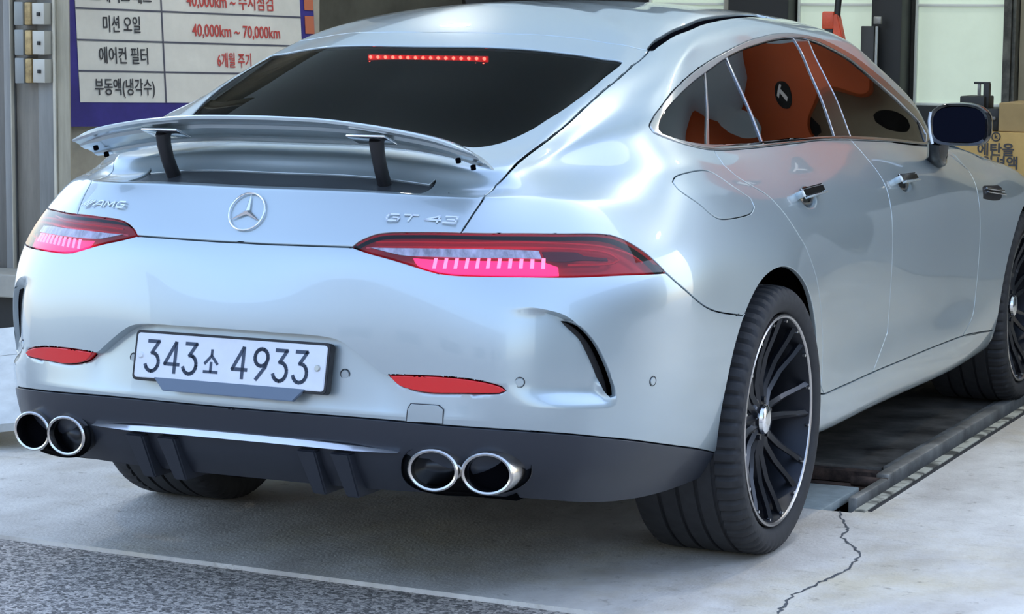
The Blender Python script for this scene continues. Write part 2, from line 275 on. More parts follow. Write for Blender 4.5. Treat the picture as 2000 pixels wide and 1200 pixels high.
CURVES = {
 'seam_trunk': [(0,0.636),(0.0709,0.6356),(0.1813,0.6369),(0.2985,0.6384)],
 'light': [(0.2985,0.6384),(0.3095,0.6503),(0.331,0.6641),(0.3534,0.6731),(0.3827,0.6779),(0.4241,0.6806),(0.4829,0.683),(0.5418,0.6827),(0.6371,0.6801),(0.7617,0.6789),(0.8571,0.6815),(0.9007,0.6808),(0.9367,0.6751),(0.9707,0.6614),(1.0079,0.6386),(1.0385,0.6145),(1.0699,0.5883),(0.9666,0.5867),(0.9091,0.5847),(0.7876,0.5765),(0.6774,0.575),(0.5646,0.5781),(0.5175,0.5828),(0.4868,0.5895),(0.4428,0.6018),(0.3919,0.6149),(0.3403,0.6265)],
 'light_clear': [(0.34,0.639),(0.3866,0.6397),(0.4936,0.6415),(0.6232,0.6381),(0.731,0.6342),(0.7394,0.6146),(0.6273,0.6165),(0.5101,0.62),(0.4267,0.6221),(0.3891,0.6284)],
 'light_led': [(0.4465,0.6189),(0.5109,0.6162),(0.6279,0.6128),(0.7396,0.611),(0.7783,0.6006),(0.7808,0.5809),(0.7432,0.5784),(0.6326,0.5786),(0.5408,0.5828),(0.4986,0.5897),(0.4609,0.601)],
 'light_dark': [(0.7402,0.6357),(0.7873,0.6374),(0.8238,0.6365),(0.8381,0.6297),(0.8973,0.6255),(0.899,0.6194),(0.8348,0.6186),(0.7873,0.6129),(0.7508,0.6138)],
 'gap': [(0.5418,0.6827),(0.5526,0.7306),(0.5641,0.7897),(0.5626,0.8611),(0.5738,0.9184),(0.6519,0.9724),(0.715,1.076),(0.7842,1.2074),(0.8315,1.3223),(0.8673,1.4294),(0.8842,1.5231),(1.0124,1.6093),(1.1223,1.6525),(1.4053,1.7026),(1.8869,1.7002),(2.2678,1.6694),(2.5883,1.6595),(2.9478,1.7033)],
 'top_seam': [(0.0706,1.6121),(0.149,1.6142),(0.2281,1.6169),(0.3577,1.6395),(0.4948,1.6547),(0.6398,1.6438),(0.8538,1.627),(1.0124,1.6093)],
 'glass': [(0.0846,1.5252),(0.1712,1.5293),(0.2588,1.535),(0.3789,1.549),(0.5067,1.5609),(0.7116,1.544),(0.7661,1.5372),(0.7666,1.5223),(0.7318,1.4531),(0.7137,1.3829),(0.6399,1.3088),(0.5714,1.2462),(0.5381,1.1973),(0.5056,1.1572),(0.4747,1.1232),(0.4421,1.0992),(0.4136,1.0862)],
 'bump_seam': [(1.0699,0.5883),(1.1076,0.5648),(1.1512,0.5401),(1.2147,0.5039),(1.2687,0.479),(1.3371,0.4584),(1.4591,0.4339)],
 'black': [(0,0.203),(0.267,0.2019),(0.4137,0.2006),(0.5375,0.1972),(0.6917,0.1915),(0.8084,0.1806),(0.9098,0.1652),(1.0509,0.1435),(1.2587,0.1063),(1.4313,0.0683)],
 'arch': [(1.4313,0.0683),(1.3991,0.1192),(1.3906,0.1827),(1.4043,0.2925),(1.4271,0.3724),(1.4715,0.4394),(1.5508,0.5),(1.6384,0.5336),(1.7367,0.544),(1.8255,0.5322),(1.9148,0.5003),(2.0048,0.4539),(2.0851,0.3964),(2.1485,0.3286),(2.1561,0.2401),(2.1482,0.1968)],
 'sill': [(2.1831,0.2068),(2.2524,0.2004),(2.4038,0.2045),(2.7095,0.2019),(2.9911,0.2),(3.3052,0.2013),(3.5772,0.2005),(3.8529,0.1953),(4.0605,0.18),(4.2894,0.1506)],
 'door_rear': [(1.725,0.8957),(1.696,0.8629),(1.6704,0.8263),(1.696,0.8008),(1.7591,0.777),(1.8312,0.7471),(1.8895,0.6947),(1.9429,0.6266),(1.9864,0.5835),(2.0404,0.5267),(2.1106,0.4659),(2.1793,0.3928),(2.2258,0.3204),(2.2278,0.2621),(2.2125,0.2247),(2.2467,0.2033)],
 'door_mid': [(2.9182,0.9011),(2.9212,0.8448),(2.9244,0.8081),(2.9309,0.7793),(2.9311,0.744),(2.9233,0.6985),(2.9083,0.641),(2.8988,0.5722),(2.9014,0.5119),(2.9131,0.4306),(2.9164,0.3515),(2.9091,0.2998),(2.9032,0.2872),(2.7309,0.202)],
 'door_front': [(4.1227,0.7722),(4.0606,0.7217),(4.0263,0.6538),(4.0139,0.5728),(4.0182,0.4822),(4.0204,0.3815),(4.0049,0.2864),(3.9693,0.2388),(3.8529,0.1953)],
 'dlo': [(1.3865,0.9922),(1.4004,1.0284),(1.4391,1.105),(1.5296,1.189),(1.6285,1.226),(1.7382,1.2546),(1.9485,1.3087),(2.1731,1.3489),(2.3747,1.3586),(2.6204,1.3528),(2.8616,1.3676),(3.0783,1.3857),(3.2666,1.3887),(3.4365,1.3536),(3.5433,1.3115),(3.6198,1.2488),(3.6834,1.1791),(3.7376,1.0957),(3.858,1.0187),(3.9311,0.9027),(3.4714,0.8965),(3.1288,0.8918),(2.8513,0.895),(2.5815,0.8954),(2.3753,0.8886),(2.1128,0.8847),(1.9222,0.8855),(1.7353,0.8857),(1.6303,0.8899),(1.5179,0.9078),(1.4358,0.9341),(1.3967,0.9556)],
 'dlo_in': [(1.4313,0.9638),(1.4544,1.0047),(1.5036,1.0804),(1.5884,1.1304),(1.6861,1.1647),(1.8653,1.2184),(2.081,1.2888),(2.2692,1.3101),(2.5221,1.3063),(2.7471,1.3143),(3.008,1.3383),(3.1721,1.3415),(3.3096,1.3171),(3.445,1.2714),(3.536,1.1852),(3.62,1.0925),(3.6962,1.0156),(3.8157,0.9634),(3.8677,0.9378),(3.7964,0.9134),(3.4897,0.9096),(3.1558,0.9071),(2.8758,0.9083),(2.6019,0.9078),(2.3962,0.9036),(2.0971,0.9032),(1.8749,0.9047),(1.7058,0.9046),(1.5906,0.91),(1.5054,0.9232),(1.4363,0.9447)],
 'div1': [(1.8722,1.2326),(1.8552,1.0931),(1.8032,0.9831),(1.6802,0.891)],
 'div2': [(2.0854,1.3133),(2.1115,1.1135),(2.1163,0.9826),(2.0919,0.8965)],
 'pillar_a': [(2.9433,1.3537),(2.9352,1.2114),(2.8685,1.0378),(2.8211,0.967),(2.7561,0.8977)],
 'pillar_b': [(3.1267,1.385),(3.0749,1.2417),(3.059,1.1299),(3.0188,1.0095),(2.9335,0.897)],
 'div_front': [(3.8136,0.9956),(3.8183,0.8972)],
 'flap': [(1.2804,0.8053),(1.3088,0.8138),(1.3558,0.8169),(1.4812,0.8181),(1.5441,0.8108),(1.6062,0.7873),(1.695,0.7479),(1.6925,0.7256),(1.6473,0.7094),(1.5479,0.7025),(1.4422,0.7028),(1.3944,0.7187),(1.3544,0.7499),(1.2872,0.7902)],
 'recess': [(0.4123,0.3234),(0.3956,0.328),(0.366,0.3525),(0.3243,0.3858),(0.2914,0.407),(0.2585,0.4159),(0.206,0.4196),(0.1267,0.4203),(0.0662,0.4219)],
 'refl': [(0.4136,0.3228),(0.4651,0.3246),(0.5254,0.3241),(0.5827,0.3198),(0.6378,0.3097),(0.6704,0.2982),(0.6791,0.2893),(0.665,0.2826),(0.5832,0.2812),(0.5142,0.2803),(0.4655,0.2877),(0.4404,0.296),(0.4251,0.3089)],
 'scoop': [(0.6825,0.5041),(0.7255,0.5035),(0.7642,0.4971),(0.799,0.4858),(0.8313,0.4627),(0.867,0.4269),(0.9012,0.3755),(0.9292,0.3179),(0.9474,0.2719),(0.9479,0.2477),(0.926,0.2408),(0.8699,0.2414),(0.7821,0.2451),(0.7138,0.2502),(0.6811,0.2561)],
 'vent': [(0.798,0.4744),(0.8134,0.4724),(0.8451,0.4515),(0.8815,0.4124),(0.9117,0.3573),(0.9347,0.3009),(0.9412,0.2737),(0.9325,0.27),(0.9165,0.289),(0.8881,0.3576),(0.8547,0.4215),(0.8256,0.451)],
 'tow': [(0.4561,0.1667),(0.4608,0.238),(0.4683,0.2508),(0.5358,0.249),(0.5462,0.2388),(0.5445,0.1731)],
 'deck_end': [(0.4039,0.8481),(0.396,0.9292),(0.3891,0.9335)],
 'side_vent': [(4.1494,0.6952),(4.3666,0.695),(4.4019,0.6753),(4.3316,0.6342),(4.2351,0.63),(4.0852,0.6384)],
 'front_arch': [(4.5642,0.5231),(4.4666,0.4468),(4.4082,0.3952),(4.3348,0.3152),(4.2943,0.2502),(4.3382,0.1307)],
 'handle1': [(2.1452,0.7154)],
 'handle2': [(3.1473,0.7135)],
 'sensor1': [(0.7093,0.3105)],
 'sensor2': [(1.0593,0.3071)],
 'sensor3': [(0.2951,0.3149)],
 'text_r': [(0.4381,0.7175)],
 'star': [(0,0.7149)],
 'channel': [(0.9821,1.6124),(1.0072,1.6328),(1.1164,1.6739),(1.445,1.7248),(1.9548,1.7221),(2.3393,1.6968),(2.6693,1.6949),(3.0288,1.7465),(2.7605,1.6337),(2.5381,1.6356),(2.233,1.6548),(1.8369,1.6795),(1.3781,1.6827),(1.1209,1.6255),(1.0627,1.6042)],
}
# ---------------- panels cut out of the loft ----------------
def uv_yz(y, z, u0, v0):
    """surface coordinates of the side point with given y and z"""
    uv = np.array([u0, v0], float)
    for _ in range(30):
        f = S_at(uv)[0][1:]-np.array([y, z]); e = 1e-3
        J = np.stack([(S_at(uv+[e,0])[0][1:]-f-[y,z])/e, (S_at(uv+[0,e])[0][1:]-f-[y,z])/e], 1)
        uv = np.clip(uv-np.clip(np.linalg.lstsq(J, f, rcond=None)[0], -.1, .1), [0,0], [UL,VL])
    return tuple(uv)
def resample(P, step, closed=False, smooth=True):
    P = np.array(P, float)
    if closed: P = np.vstack([P, P[:1]])
    out = []
    for i in range(len(P)-1):
        n = max(1, int(round(np.linalg.norm(P[i+1]-P[i])/step)))
        p0 = P[i-1] if i > 0 else (P[-2] if closed else 2*P[0]-P[1]); p3 = P[i+2] if i+2 < len(P) else (P[1] if closed else 2*P[-1]-P[-2])
        a, b = P[i], P[i+1]
        # corners stay sharp, gentle bends are rounded
        def sm(x, y, z):
            v1, v2 = y-x, z-y; c = np.dot(v1, v2)/(np.linalg.norm(v1)*np.linalg.norm(v2)+1e-9); return c > .72
        m0 = (b-p0)/2 if sm(p0, a, b) else (b-a); m1 = (p3-a)/2 if sm(a, b, p3) else (b-a)
        L = np.linalg.norm(b-a)
        for m in (m0, m1): m *= min(1, 1.3*L/(np.linalg.norm(m)+1e-9))
        for k in range(n):
            t = k/n; out.append((2*t**3-3*t*t+1)*a+(t**3-2*t*t+t)*m0+(-2*t**3+3*t*t)*b+(t**3-t*t)*m1)
    if not closed: out.append(P[-1])
    return np.array(out)
def inpoly(P, poly):
    x, y = P[:,0], P[:,1]; r = np.zeros(len(P), bool); n = len(poly)
    for i in range(n):
        x1, y1 = poly[i]; x2, y2 = poly[(i+1) % n]
        if y1 == y2: continue
        c = (y1 > y) != (y2 > y)
        r ^= c & (x < (x2-x1)*(y-y1)/(y2-y1)+x1)
    return r
def seg_dist(P, line):
    d = np.full(len(P), 1e9)
    for a, b in zip(line[:-1], line[1:]):
        ab = b-a; t = np.clip(((P-a)@ab)/(ab@ab+1e-12), 0, 1); d = np.minimum(d, np.linalg.norm(P-a-t[:,None]*ab, axis=1))
    return d
cv = {k: np.array(v, float) for k, v in CURVES.items()}
R1 = {k: resample(v, .011, closed=k in ('light','glassx','dlo','dlo_in','flap','refl','vent','light_clear','light_led','light_dark','side_vent')) for k, v in cv.items() if len(v) > 2}
VTS, VGT, VST = .5*(cv['top_seam'][0][1]+cv['top_seam'][1][1]), cv['glass'][0][1], cv['seam_trunk'][0][1]
gi = 11
gap_lo = resample(cv['gap'][:gi+1], .011); gap_hi = resample(cv['gap'][gi:], .015)
farch = [uv_yz(2.951+.395*math.cos(a), .358+.395*math.sin(a), 4.6+.4*math.cos(a), .3+.3*math.sin(a)) for a in np.linspace(math.radians(197), math.radians(-17), 44)]
farch = np.array(farch)
sill_end = R1['sill'][-1]
A = np.array
def cat(*a): return np.vstack([np.atleast_2d(A(x, float)) for x in a])
POLY = {}
POLY['arch'] = cat(R1['arch'], (R1['arch'][-1][0]+.005, -.05), (R1['arch'][0][0], -.05))
POLY['front_arch_cut'] = cat(farch, (farch[-1][0], -.05), (farch[0][0], -.05))
POLY['light'] = R1['light']
POLY['refl'] = R1['refl']; POLY['vent'] = R1['vent']
POLY['deck'] = resample(cat((0,VK[9]+.011), (.2,VK[9]+.011), cv['deck_end'][0]*[1,0]+[0,VK[9]+.011], cv['deck_end'][1], (cv['deck_end'][2][0],VK[10]-.001), (.2,VK[10]-.001), (0,VK[10]-.001)), .012)
POLY['glass'] = cat((0, VGT), R1['glass'][1:], resample(A([R1['glass'][-1], (.36,1.085), (.2,1.09), (0,1.092)]), .012)[1:])
POLY['dlo_in'] = R1['dlo_in']; POLY['dlo'] = R1['dlo']
POLY['flap'] = R1['flap']
POLY['channel'] = resample(cat(cv['channel'][:8], (3.1,cv['channel'][7][1]+.0), (3.1, cv['channel'][8][1]), cv['channel'][8:]), .012, closed=True)
POLY['tow'] = resample(cat(cv['tow'][0]*[1,0]+[0,.19], cv['tow'][1:-1], cv['tow'][-1]*[1,0]+[0,.19]), .01, closed=True)
_L = R1['light']; _ig = int(np.linalg.norm(_L-gap_lo[0], axis=1).argmin()); _it = int(np.linalg.norm(_L-cv['light'][16], axis=1).argmin())
POLY['tailgate'] = cat((0,VST), R1['seam_trunk'][1:-1], _L[:_ig], gap_lo, R1['top_seam'][::-1], (0,VTS))
POLY['bumper'] = cat(resample(cv['black'], .012), resample(cv['arch'][:6], .011), R1['bump_seam'][:0:-1], _L[_it:], _L[0], R1['seam_trunk'][-2::-1])
POLY['valance'] = cat((0,-.01), (R1['black'][-1][0]+.0, -.01), R1['black'][::-1])
POLY['sill'] = cat((R1['arch'][-1][0]-.01,-.01), R1['arch'][-1], R1['sill'], farch[0], (farch[0][0]+.01,-.01))
POLY['rear_door'] = cat(R1['door_rear'], R1['sill'][(R1['sill'][:,0] > R1['door_rear'][-1][0]) & (R1['sill'][:,0] < R1['door_mid'][-1][0])], R1['door_mid'][::-1])
POLY['front_door'] = cat(R1['door_mid'], R1['sill'][(R1['sill'][:,0] > R1['door_mid'][-1][0]) & (R1['sill'][:,0] < R1['door_front'][-1][0])], R1['door_front'][::-1], (3.93,.89), (3.5,.893))
POLY['roof'] = cat((0,VTS), R1['top_seam'], gap_hi, (3.35,gap_hi[-1][1]+.0), (3.75,1.72), (3.62,VL+.02), (0,VL+.02))
POLY['windshield'] = cat((4.2,1.13), (4.1,1.35), (3.95,1.55), (3.75,1.72), (3.62,VL+.02), (UL+.01,VL+.02), (UL+.01,1.13))
POLY['hood'] = cat((4.22,.93), (4.6,.80), (5.2,.74), (UL+.01,.74), (UL+.01,1.13), (4.2,1.13))
POLY['front_fender'] = cat(R1['door_front'], sill_end, farch[0], (farch[0][0],-.01), (UL+.01,-.01), (UL+.01,.74), (5.2,.74), (4.6,.80), (4.22,.93), (4.12,.91))
ORDER = ['arch','front_arch_cut','light','refl','vent','deck','glass','dlo_in','dlo','flap','channel','tailgate','bumper','valance','sill','rear_door','front_door','roof','windshield','hood','front_fender']
# -- stepped plate recess and side scoops: real displacement of the bumper face --
rec = cv['recess']; rec = rec[np.argsort(rec[:,0])]; rec = cat((0, rec[0][1]), rec)
rtop = cat(rec, cv['refl'][1:7]) ; rtop = rtop[np.argsort(rtop[:,0])]
rtop = cat(rtop, (rtop[-1][0]+.045, rtop[-1][1]-.022))
rline = resample(rtop, .01); rline2 = rline-A([0,.006]); rline2[:,0] -= .002
sline = resample(cv['scoop'], .01)
def _off(line, d):
    t = np.gradient(line, axis=0); t /= np.linalg.norm(t, axis=1, keepdims=True)+1e-9; return line+d*np.stack([t[:,1], -t[:,0]], 1)
sline2 = _off(sline, .005)
spoly = cat(sline, (.60, sline[-1][1]), (.60, sline[0][1]))
def sstep(x): x = np.clip(x, 0, 1); return x*x*(3-2*x)
def disp(UV):
    d = np.zeros(len(UV))
    vt = np.interp(UV[:,0], rline[:,0], rline[:,1], right=-9)
    inr = (UV[:,1] < vt-.0035) & (UV[:,1] > .21)
    dep = np.interp(UV[:,0], [0,.25,.40,.45,.58,.655], [.040,.036,.022,.016,.012,.0])
    h = np.clip((UV[:,1]-.215)/(np.maximum(vt, .22)-.215), 0, 1)
    d -= np.where(inr, dep*np.clip(h, 0, 1)**.7, 0)
    m = inpoly(UV, spoly)
    if m.any():
        q = UV[m]; ds = seg_dist(q, sline)
        dd = np.linalg.norm(q[:,None]-sline[None], axis=2); ps = dd.argmin(1)/(len(sline)-1.)
        k_ = sstep((q[:,0]-.645)/.19)
        low = sstep((.36-q[:,1])/.08)                     # soft lower ledge
        ramp = sstep(ds/(.0045+.045*low+.02*sstep((.76-q[:,0])/.08))); fade = k_
        vt2 = np.interp(q[:,0], rline[:,0], rline[:,1], right=-9)
        d[m] = np.minimum(d[m], -.022*ramp*fade)
    for k in ('handle1','handle2'):
        c = cv[k][0]-A([0,.012]); c = c+A([0,.010]); e = ((UV[:,0]-c[0])/.070)**2+((UV[:,1]-c[1])/.034)**2
        d -= .026*sstep(1.15*(1-e))
    return d
# -- one constrained triangulation of the whole half --
def cdt(lines, pts):
    V = []; E = []
    for L, closed in lines:
        b = len(V); V += [Vector((float(p[0]), float(p[1]))) for p in L]
        E += [(b+i, b+i+1) for i in range(len(L)-1)]
        if closed: E.append((b+len(L)-1, b))
    V += [Vector((float(p[0]), float(p[1]))) for p in pts]
    r = geometry.delaunay_2d_cdt(V, E, [], 0, 1e-5)
    return np.array([(v.x, v.y) for v in r[0]]), np.array([f for f in r[2] if len(f) == 3])
def grid_pts(u0, u1, v0, v1, s):
    g = []
    for j, v in enumerate(np.arange(v0, v1, s*.87)):
        for u in np.arange(u0+(j % 2)*s/2, u1, s): g.append((u, v))
    return np.array(g)
def triangulate():
    lines = [(np.clip(POLY[k], [0,0], [UL,VL]), True) for k in ORDER]
    lines += [(rline, False), (rline2, False), (sline, False), (sline2, False)]
    lines += [(A([(0,v) for v in np.linspace(0, VL, 150)]), False), (A([(u,0) for u in np.linspace(0, UL, 300)]), False), (A([(u,VL) for u in np.linspace(0, UL, 90)]), False), (A([(UL,v) for v in np.linspace(0, VL, 90)]), False)]
    for q in (VK[8]+.011, VK[9]-.004): lines.append((A([(u, q) for u in np.linspace(.003, 1.25, 120)]), False))
    for q in (VK[11],): lines.append((A([(u, q) for u in np.linspace(.003, .62, 60)]), False))
    P = grid_pts(.006, 1.6, .006, 1.15, .0125)
    P2 = grid_pts(.006, UL, .006, VL, .024); P2 = P2[~((P2[:,0] < 1.61) & (P2[:,1] < 1.16))]
    P3 = []
    for k in ('handle1','handle2'):
        c = cv[k][0]; P3.append(grid_pts(c[0]-.11, c[0]+.11, c[1]-.08, c[1]+.06, .008))
    P3 = np.vstack(P3)
    for k in ('handle1','handle2'):
        c = cv[k][0]; P2 = P2[~((np.abs(P2[:,0]-c[0]) < .115) & (np.abs(P2[:,1]-c[1]+.01) < .075))]
    G = np.vstack([P, P2, P3])
    G = G[~((G[:,0] < 1.25) & (G[:,1] > VK[8]+.008) & (G[:,1] < VK[9]-.001))]   # leave the lid's edge one clean chamfer
    # drop grid points hugging a constraint
    C = np.vstack([l for l, _ in lines]); key = {}
    h = .01
    for p in C: key.setdefault((int(p[0]/h), int(p[1]/h)), []).append(p)
    keep = []
    for g in G:
        a, b = int(g[0]/h), int(g[1]/h); ok = True
        for i in (-1,0,1):
            for j in (-1,0,1):
                for p in key.get((a+i, b+j), ()):
                    if (p[0]-g[0])**2+(p[1]-g[1])**2 < .0052**2: ok = False; break
                if not ok: break
            if not ok: break
        if ok: keep.append(g)
    return cdt(lines, keep)
TUV, TF = triangulate()
TUV = np.clip(TUV, [0,0], [UL,VL])
CEN = TUV[TF].mean(1)
ar = np.abs(np.cross(TUV[TF[:,1]]-TUV[TF[:,0]], TUV[TF[:,2]]-TUV[TF[:,0]])); ok = ar > 1e-9
REG = np.full(len(TF), -1)
for k, name in reversed(list(enumerate(ORDER))): REG[inpoly(CEN, POLY[name])] = k
TS, TN = S_at(TUV), N_at(TUV); TD = disp(TUV)
def surf_mesh(UV, F, S, N, D, inset=.0016, thick=.012, bevel=.0016, center=False):
    """thin-edged panel: front face, rounded rim, returned flange. -> verts, faces"""
    P = S+N*D[:,None]
    # orient along N
    fn = np.cross(P[F[:,1]]-P[F[:,0]], P[F[:,2]]-P[F[:,0]]); flip = (fn*N[F[:,0]]).sum(1) < 0
    F = F.copy(); F[flip] = F[flip][:, ::-1]
    cnt = {}
    for f in F:
        for a, b in ((f[0],f[1]),(f[1],f[2]),(f[2],f[0])):
            if (b, a) in cnt: del cnt[(b, a)]
            else: cnt[(a, b)] = f
    inw = np.zeros_like(P); be = []
    for (a, b), f in cnt.items():
        if center and ((UV[a,0] < 1e-6 and UV[b,0] < 1e-6) or (UV[a,1] > VL-1e-6 and UV[b,1] > VL-1e-6) or (UV[a,0] > UL-1e-6 and UV[b,0] > UL-1e-6)): continue
        be.append((a, b)); e = P[b]-P[a]; e /= np.linalg.norm(e)+1e-12; d = np.cross(N[a], e); inw[a] += d; inw[b] += d
    l = np.linalg.norm(inw, axis=1, keepdims=True); inw = np.where(l > 1e-9, inw/np.maximum(l, 1e-9), 0)
    if center:
        cm = (np.abs(P[:,0]) < 1e-4); inw[cm,0] = 0
    V = [P+inw*(inset+bevel)]; bv = sorted({i for e in be for i in e}); mp = {i: k for k, i in enumerate(bv)}
    n = len(P); bi = np.array(bv, int); FF = [tuple(f) for f in F]
    if len(bi) and thick > 0:
        r1 = P[bi]+inw[bi]*(inset+.3*bevel)-N[bi]*bevel*.45; r2 = P[bi]+inw[bi]*inset-N[bi]*bevel*1.3; r3 = P[bi]+inw[bi]*inset-N[bi]*thick
        V += [r1, r2, r3]; m = len(bi)
        for a, b in be:
            i, j = mp[a], mp[b]
            FF += [(b, a, n+i, n+j), (n+j, n+i, n+m+i, n+m+j), (n+m+j, n+m+i, n+2*m+i, n+2*m+j)]
    VV = np.vstack(V); VN = np.full(VV.shape, np.nan); VN[:n] = N
    if np.ptp(D) > 1e-6: VN[:n][np.abs(D) > 1e-6] = np.nan     # stepped areas keep their mesh normals
    NRM[0] = VN
    return VV, FF
NRM = [None]
def set_normals(o, VN):
    """exact loft normals on the panel faces (rims keep their own)"""
    me = o.data; cn = [tuple(c.vector) for c in me.corner_normals]; vi = np.empty(len(me.loops), int); me.loops.foreach_get('vertex_index', vi)
    for p in me.polygons:
        if p.loop_total != 3: continue
        r = range(p.loop_start, p.loop_start+3)
        if np.isnan(VN[vi[p.loop_start:p.loop_start+3]]).any(): continue
        for l in r: cn[l] = tuple(VN[vi[l]])
    me.normals_split_custom_set(cn)
def mirror_join(V, F):
    n = len(V); W = V*A([-1,1,1]); on = np.abs(V[:,0]) < 2e-4; idx = np.where(on, np.arange(n), np.arange(n)+n)
    V2 = np.vstack([V, W]); V2[:n][on, 0] = 0
    F2 = list(F)+[tuple(int(idx[i]) for i in f[::-1]) for f in F]
    used = sorted({i for f in F2 for i in f}); rm = {o: k for k, o in enumerate(used)}
    if NRM[0] is not None and len(NRM[0]) == n:
        VN = NRM[0].copy(); VN[on, 0] = 0; NRM[0] = np.vstack([VN, VN*A([-1,1,1])])[used]
    return V2[used], [tuple(rm[i] for i in f) for f in F2]
def emit_panel(name, V, F, m, parent, center, names=None, ang=40, label=None):
    out = []
    if center:
        V, F = mirror_join(V, F); out.append(mesh_py(name, V, F, m, parent, ang))
        if NRM[0] is not None and len(NRM[0]) == len(V): set_normals(out[-1], NRM[0])
    else:
        o = mesh_py(name, V, F, m, parent[0] if isinstance(parent, list) else parent, ang); out.append(o)
        o2 = mesh_py(name, V*A([-1,1,1]), [f[::-1] for f in F], m, parent[1] if isinstance(parent, list) else parent, ang); out.append(o2)
        if NRM[0] is not None and len(NRM[0]) == len(V): set_normals(o, NRM[0]); set_normals(o2, NRM[0]*A([-1,1,1]))
    NRM[0] = None
    if label:
        for o in out: o['label'] = label
    return out
def region(rname, name, m, parent, center=False, d=None, label=None, ang=66, **k):
    sel = (REG == ORDER.index(rname)) if rname else (REG == -1)
    sel &= ok; f = TF[sel]; used, inv = np.unique(f, return_inverse=True); f = inv.reshape(-1, 3)
    D = TD[used] if d is None else np.full(len(used), float(d))
    V, F = surf_mesh(TUV[used], f, TS[used], TN[used], D, center=center, **k)
    return emit_panel(name, V, F, m, parent, center, ang=ang, label=label)
def patch(name, poly, m, parent, d=0, center=False, step=.011, label=None, ang=40, thick=.006, inset=0, bevel=.0006, hole=None, smooth=True, dfun=None):
    poly = A(poly, float); L = [(poly, True)]
    if hole is not None: L.append((A(hole, float), True))
    lo, hi = poly.min(0), poly.max(0); G = grid_pts(lo[0]+step*.5, hi[0], lo[1]+step*.5, hi[1], step)
    G = G[inpoly(G, poly)]
    if len(G):
        G = G[seg_dist(G, np.vstack([poly, poly[:1]])) > step*.45]
    UV, F = cdt(L, G); c = UV[F].mean(1); s = inpoly(c, poly)
    if hole is not None: s &= ~inpoly(c, A(hole, float))
    F = F[s]; D = np.full(len(UV), float(d))
    if dfun is not None: D = D+dfun(UV)
    V, FF = surf_mesh(UV, F, S_at(UV), N_at(UV), D, inset=inset, thick=thick, bevel=bevel, center=center)
    return emit_panel(name, V, FF, m, parent, center, label=label, ang=ang)
def frame(uv):
    p = S_at(uv)[0]; n = N_at(uv)[0]; e = 1e-3
    tu = S_at(A(uv)+[e,0])[0]-p; tu -= n*(tu@n); tu /= np.linalg.norm(tu); tv = np.cross(n, tu)
    if tv[2] < 0: tv = -tv
    return p, n, tu, tv
def on_surface(o, uv, off=0, spin=0, left=False, usedisp=False):
    """stand an XY-plane object (x right, y up, z out) on the body"""
    p, n, tu, tv = frame(uv)
    if usedisp: off += float(disp(A([uv], float))[0])
    # 'right' as seen from outside
    rgt = np.cross(tv, n); 
    M = np.stack([rgt, tv, n], 1)
    if left: 
        p = p*A([-1,1,1]); n = n*A([-1,1,1]); tv = tv*A([-1,1,1]); rgt = np.cross(tv, n); M = np.stack([rgt, tv, n], 1)
    q = p+n*off
    o.matrix_local = Matrix(((*M[0], q[0]), (*M[1], q[1]), (*M[2], q[2]), (0,0,0,1))) @ Matrix.Rotation(spin, 4, 'Z')
    return o
# ======================================================================
# SETTING
# ======================================================================
def concrete_mat():
    m = noisy(mat('concrete_floor', (.74,.675,.59), .6), 1.5, .74, 1.1, bump=.3, detail=12, rough=(.45,.72), bscale=70, stretch=(1.6,1,1), c2=(.80,.755,.68), cr=(.38,.62))
    nt = m.node_tree; N = nt.nodes; L = nt.links; b = N['Principled BSDF']; src = b.inputs['Base Color'].links[0].from_socket
    tc = N.new('ShaderNodeTexCoord')
    def layer(scale, lo, hi, col, st=(1,1,1), prev=None, det=8):
        mp = N.new('ShaderNodeMapping'); mp.inputs['Scale'].default_value = st; L.new(tc.outputs['Object'], mp.inputs[0])
        n = N.new('ShaderNodeTexNoise'); n.inputs['Scale'].default_value = scale; n.inputs['Detail'].default_value = det; n.inputs['Roughness'].default_value = .7; L.new(mp.outputs[0], n.inputs['Vector'])
        r = N.new('ShaderNodeMapRange'); r.inputs['From Min'].default_value = lo; r.inputs['From Max'].default_value = hi; L.new(n.outputs['Fac'], r.inputs['Value'])
        x = N.new('ShaderNodeMixRGB'); x.blend_type = 'MULTIPLY'; x.inputs[2].default_value = (*col, 1); L.new(r.outputs[0], x.inputs[0]); L.new(prev, x.inputs[1]); return x.outputs[0]
    s = layer(1.1, .50, .68, (.86,.80,.66), prev=src); s = layer(16, .60, .72, (.55,.52,.48), prev=s, det=5); s = layer(5, .58, .75, (.70,.68,.64), st=(1,4,1), prev=s)
    L.new(s, b.inputs['Base Color']); return m
CONC = concrete_mat()
def plain(name, boxes_, m, kind=None, label=None, cat=None, group=None, bev=0, parent=None, smooth=False):
    bm = bmesh.new()
    for b in boxes_: box(bm, *b, bev=bev)
    o = from_bm(name, bm, m, parent, 30, smooth); return tag(o, label, cat, group, kind)
def quad(name, pts, m, th=.01, parent=None, nrm=None):
    """thick board from four corners"""
    P = [Vector(p) for p in pts]; n = (P[1]-P[0]).cross(P[3]-P[0]).normalized()*th
    V = P+[p-n for p in P]; F = [(0,1,2,3),(7,6,5,4)]+[(i, i+4, (i+1) % 4+4, (i+1) % 4) for i in range(4)]
    return mesh_py(name, V, F, m, parent, smooth=False, recalc=True)
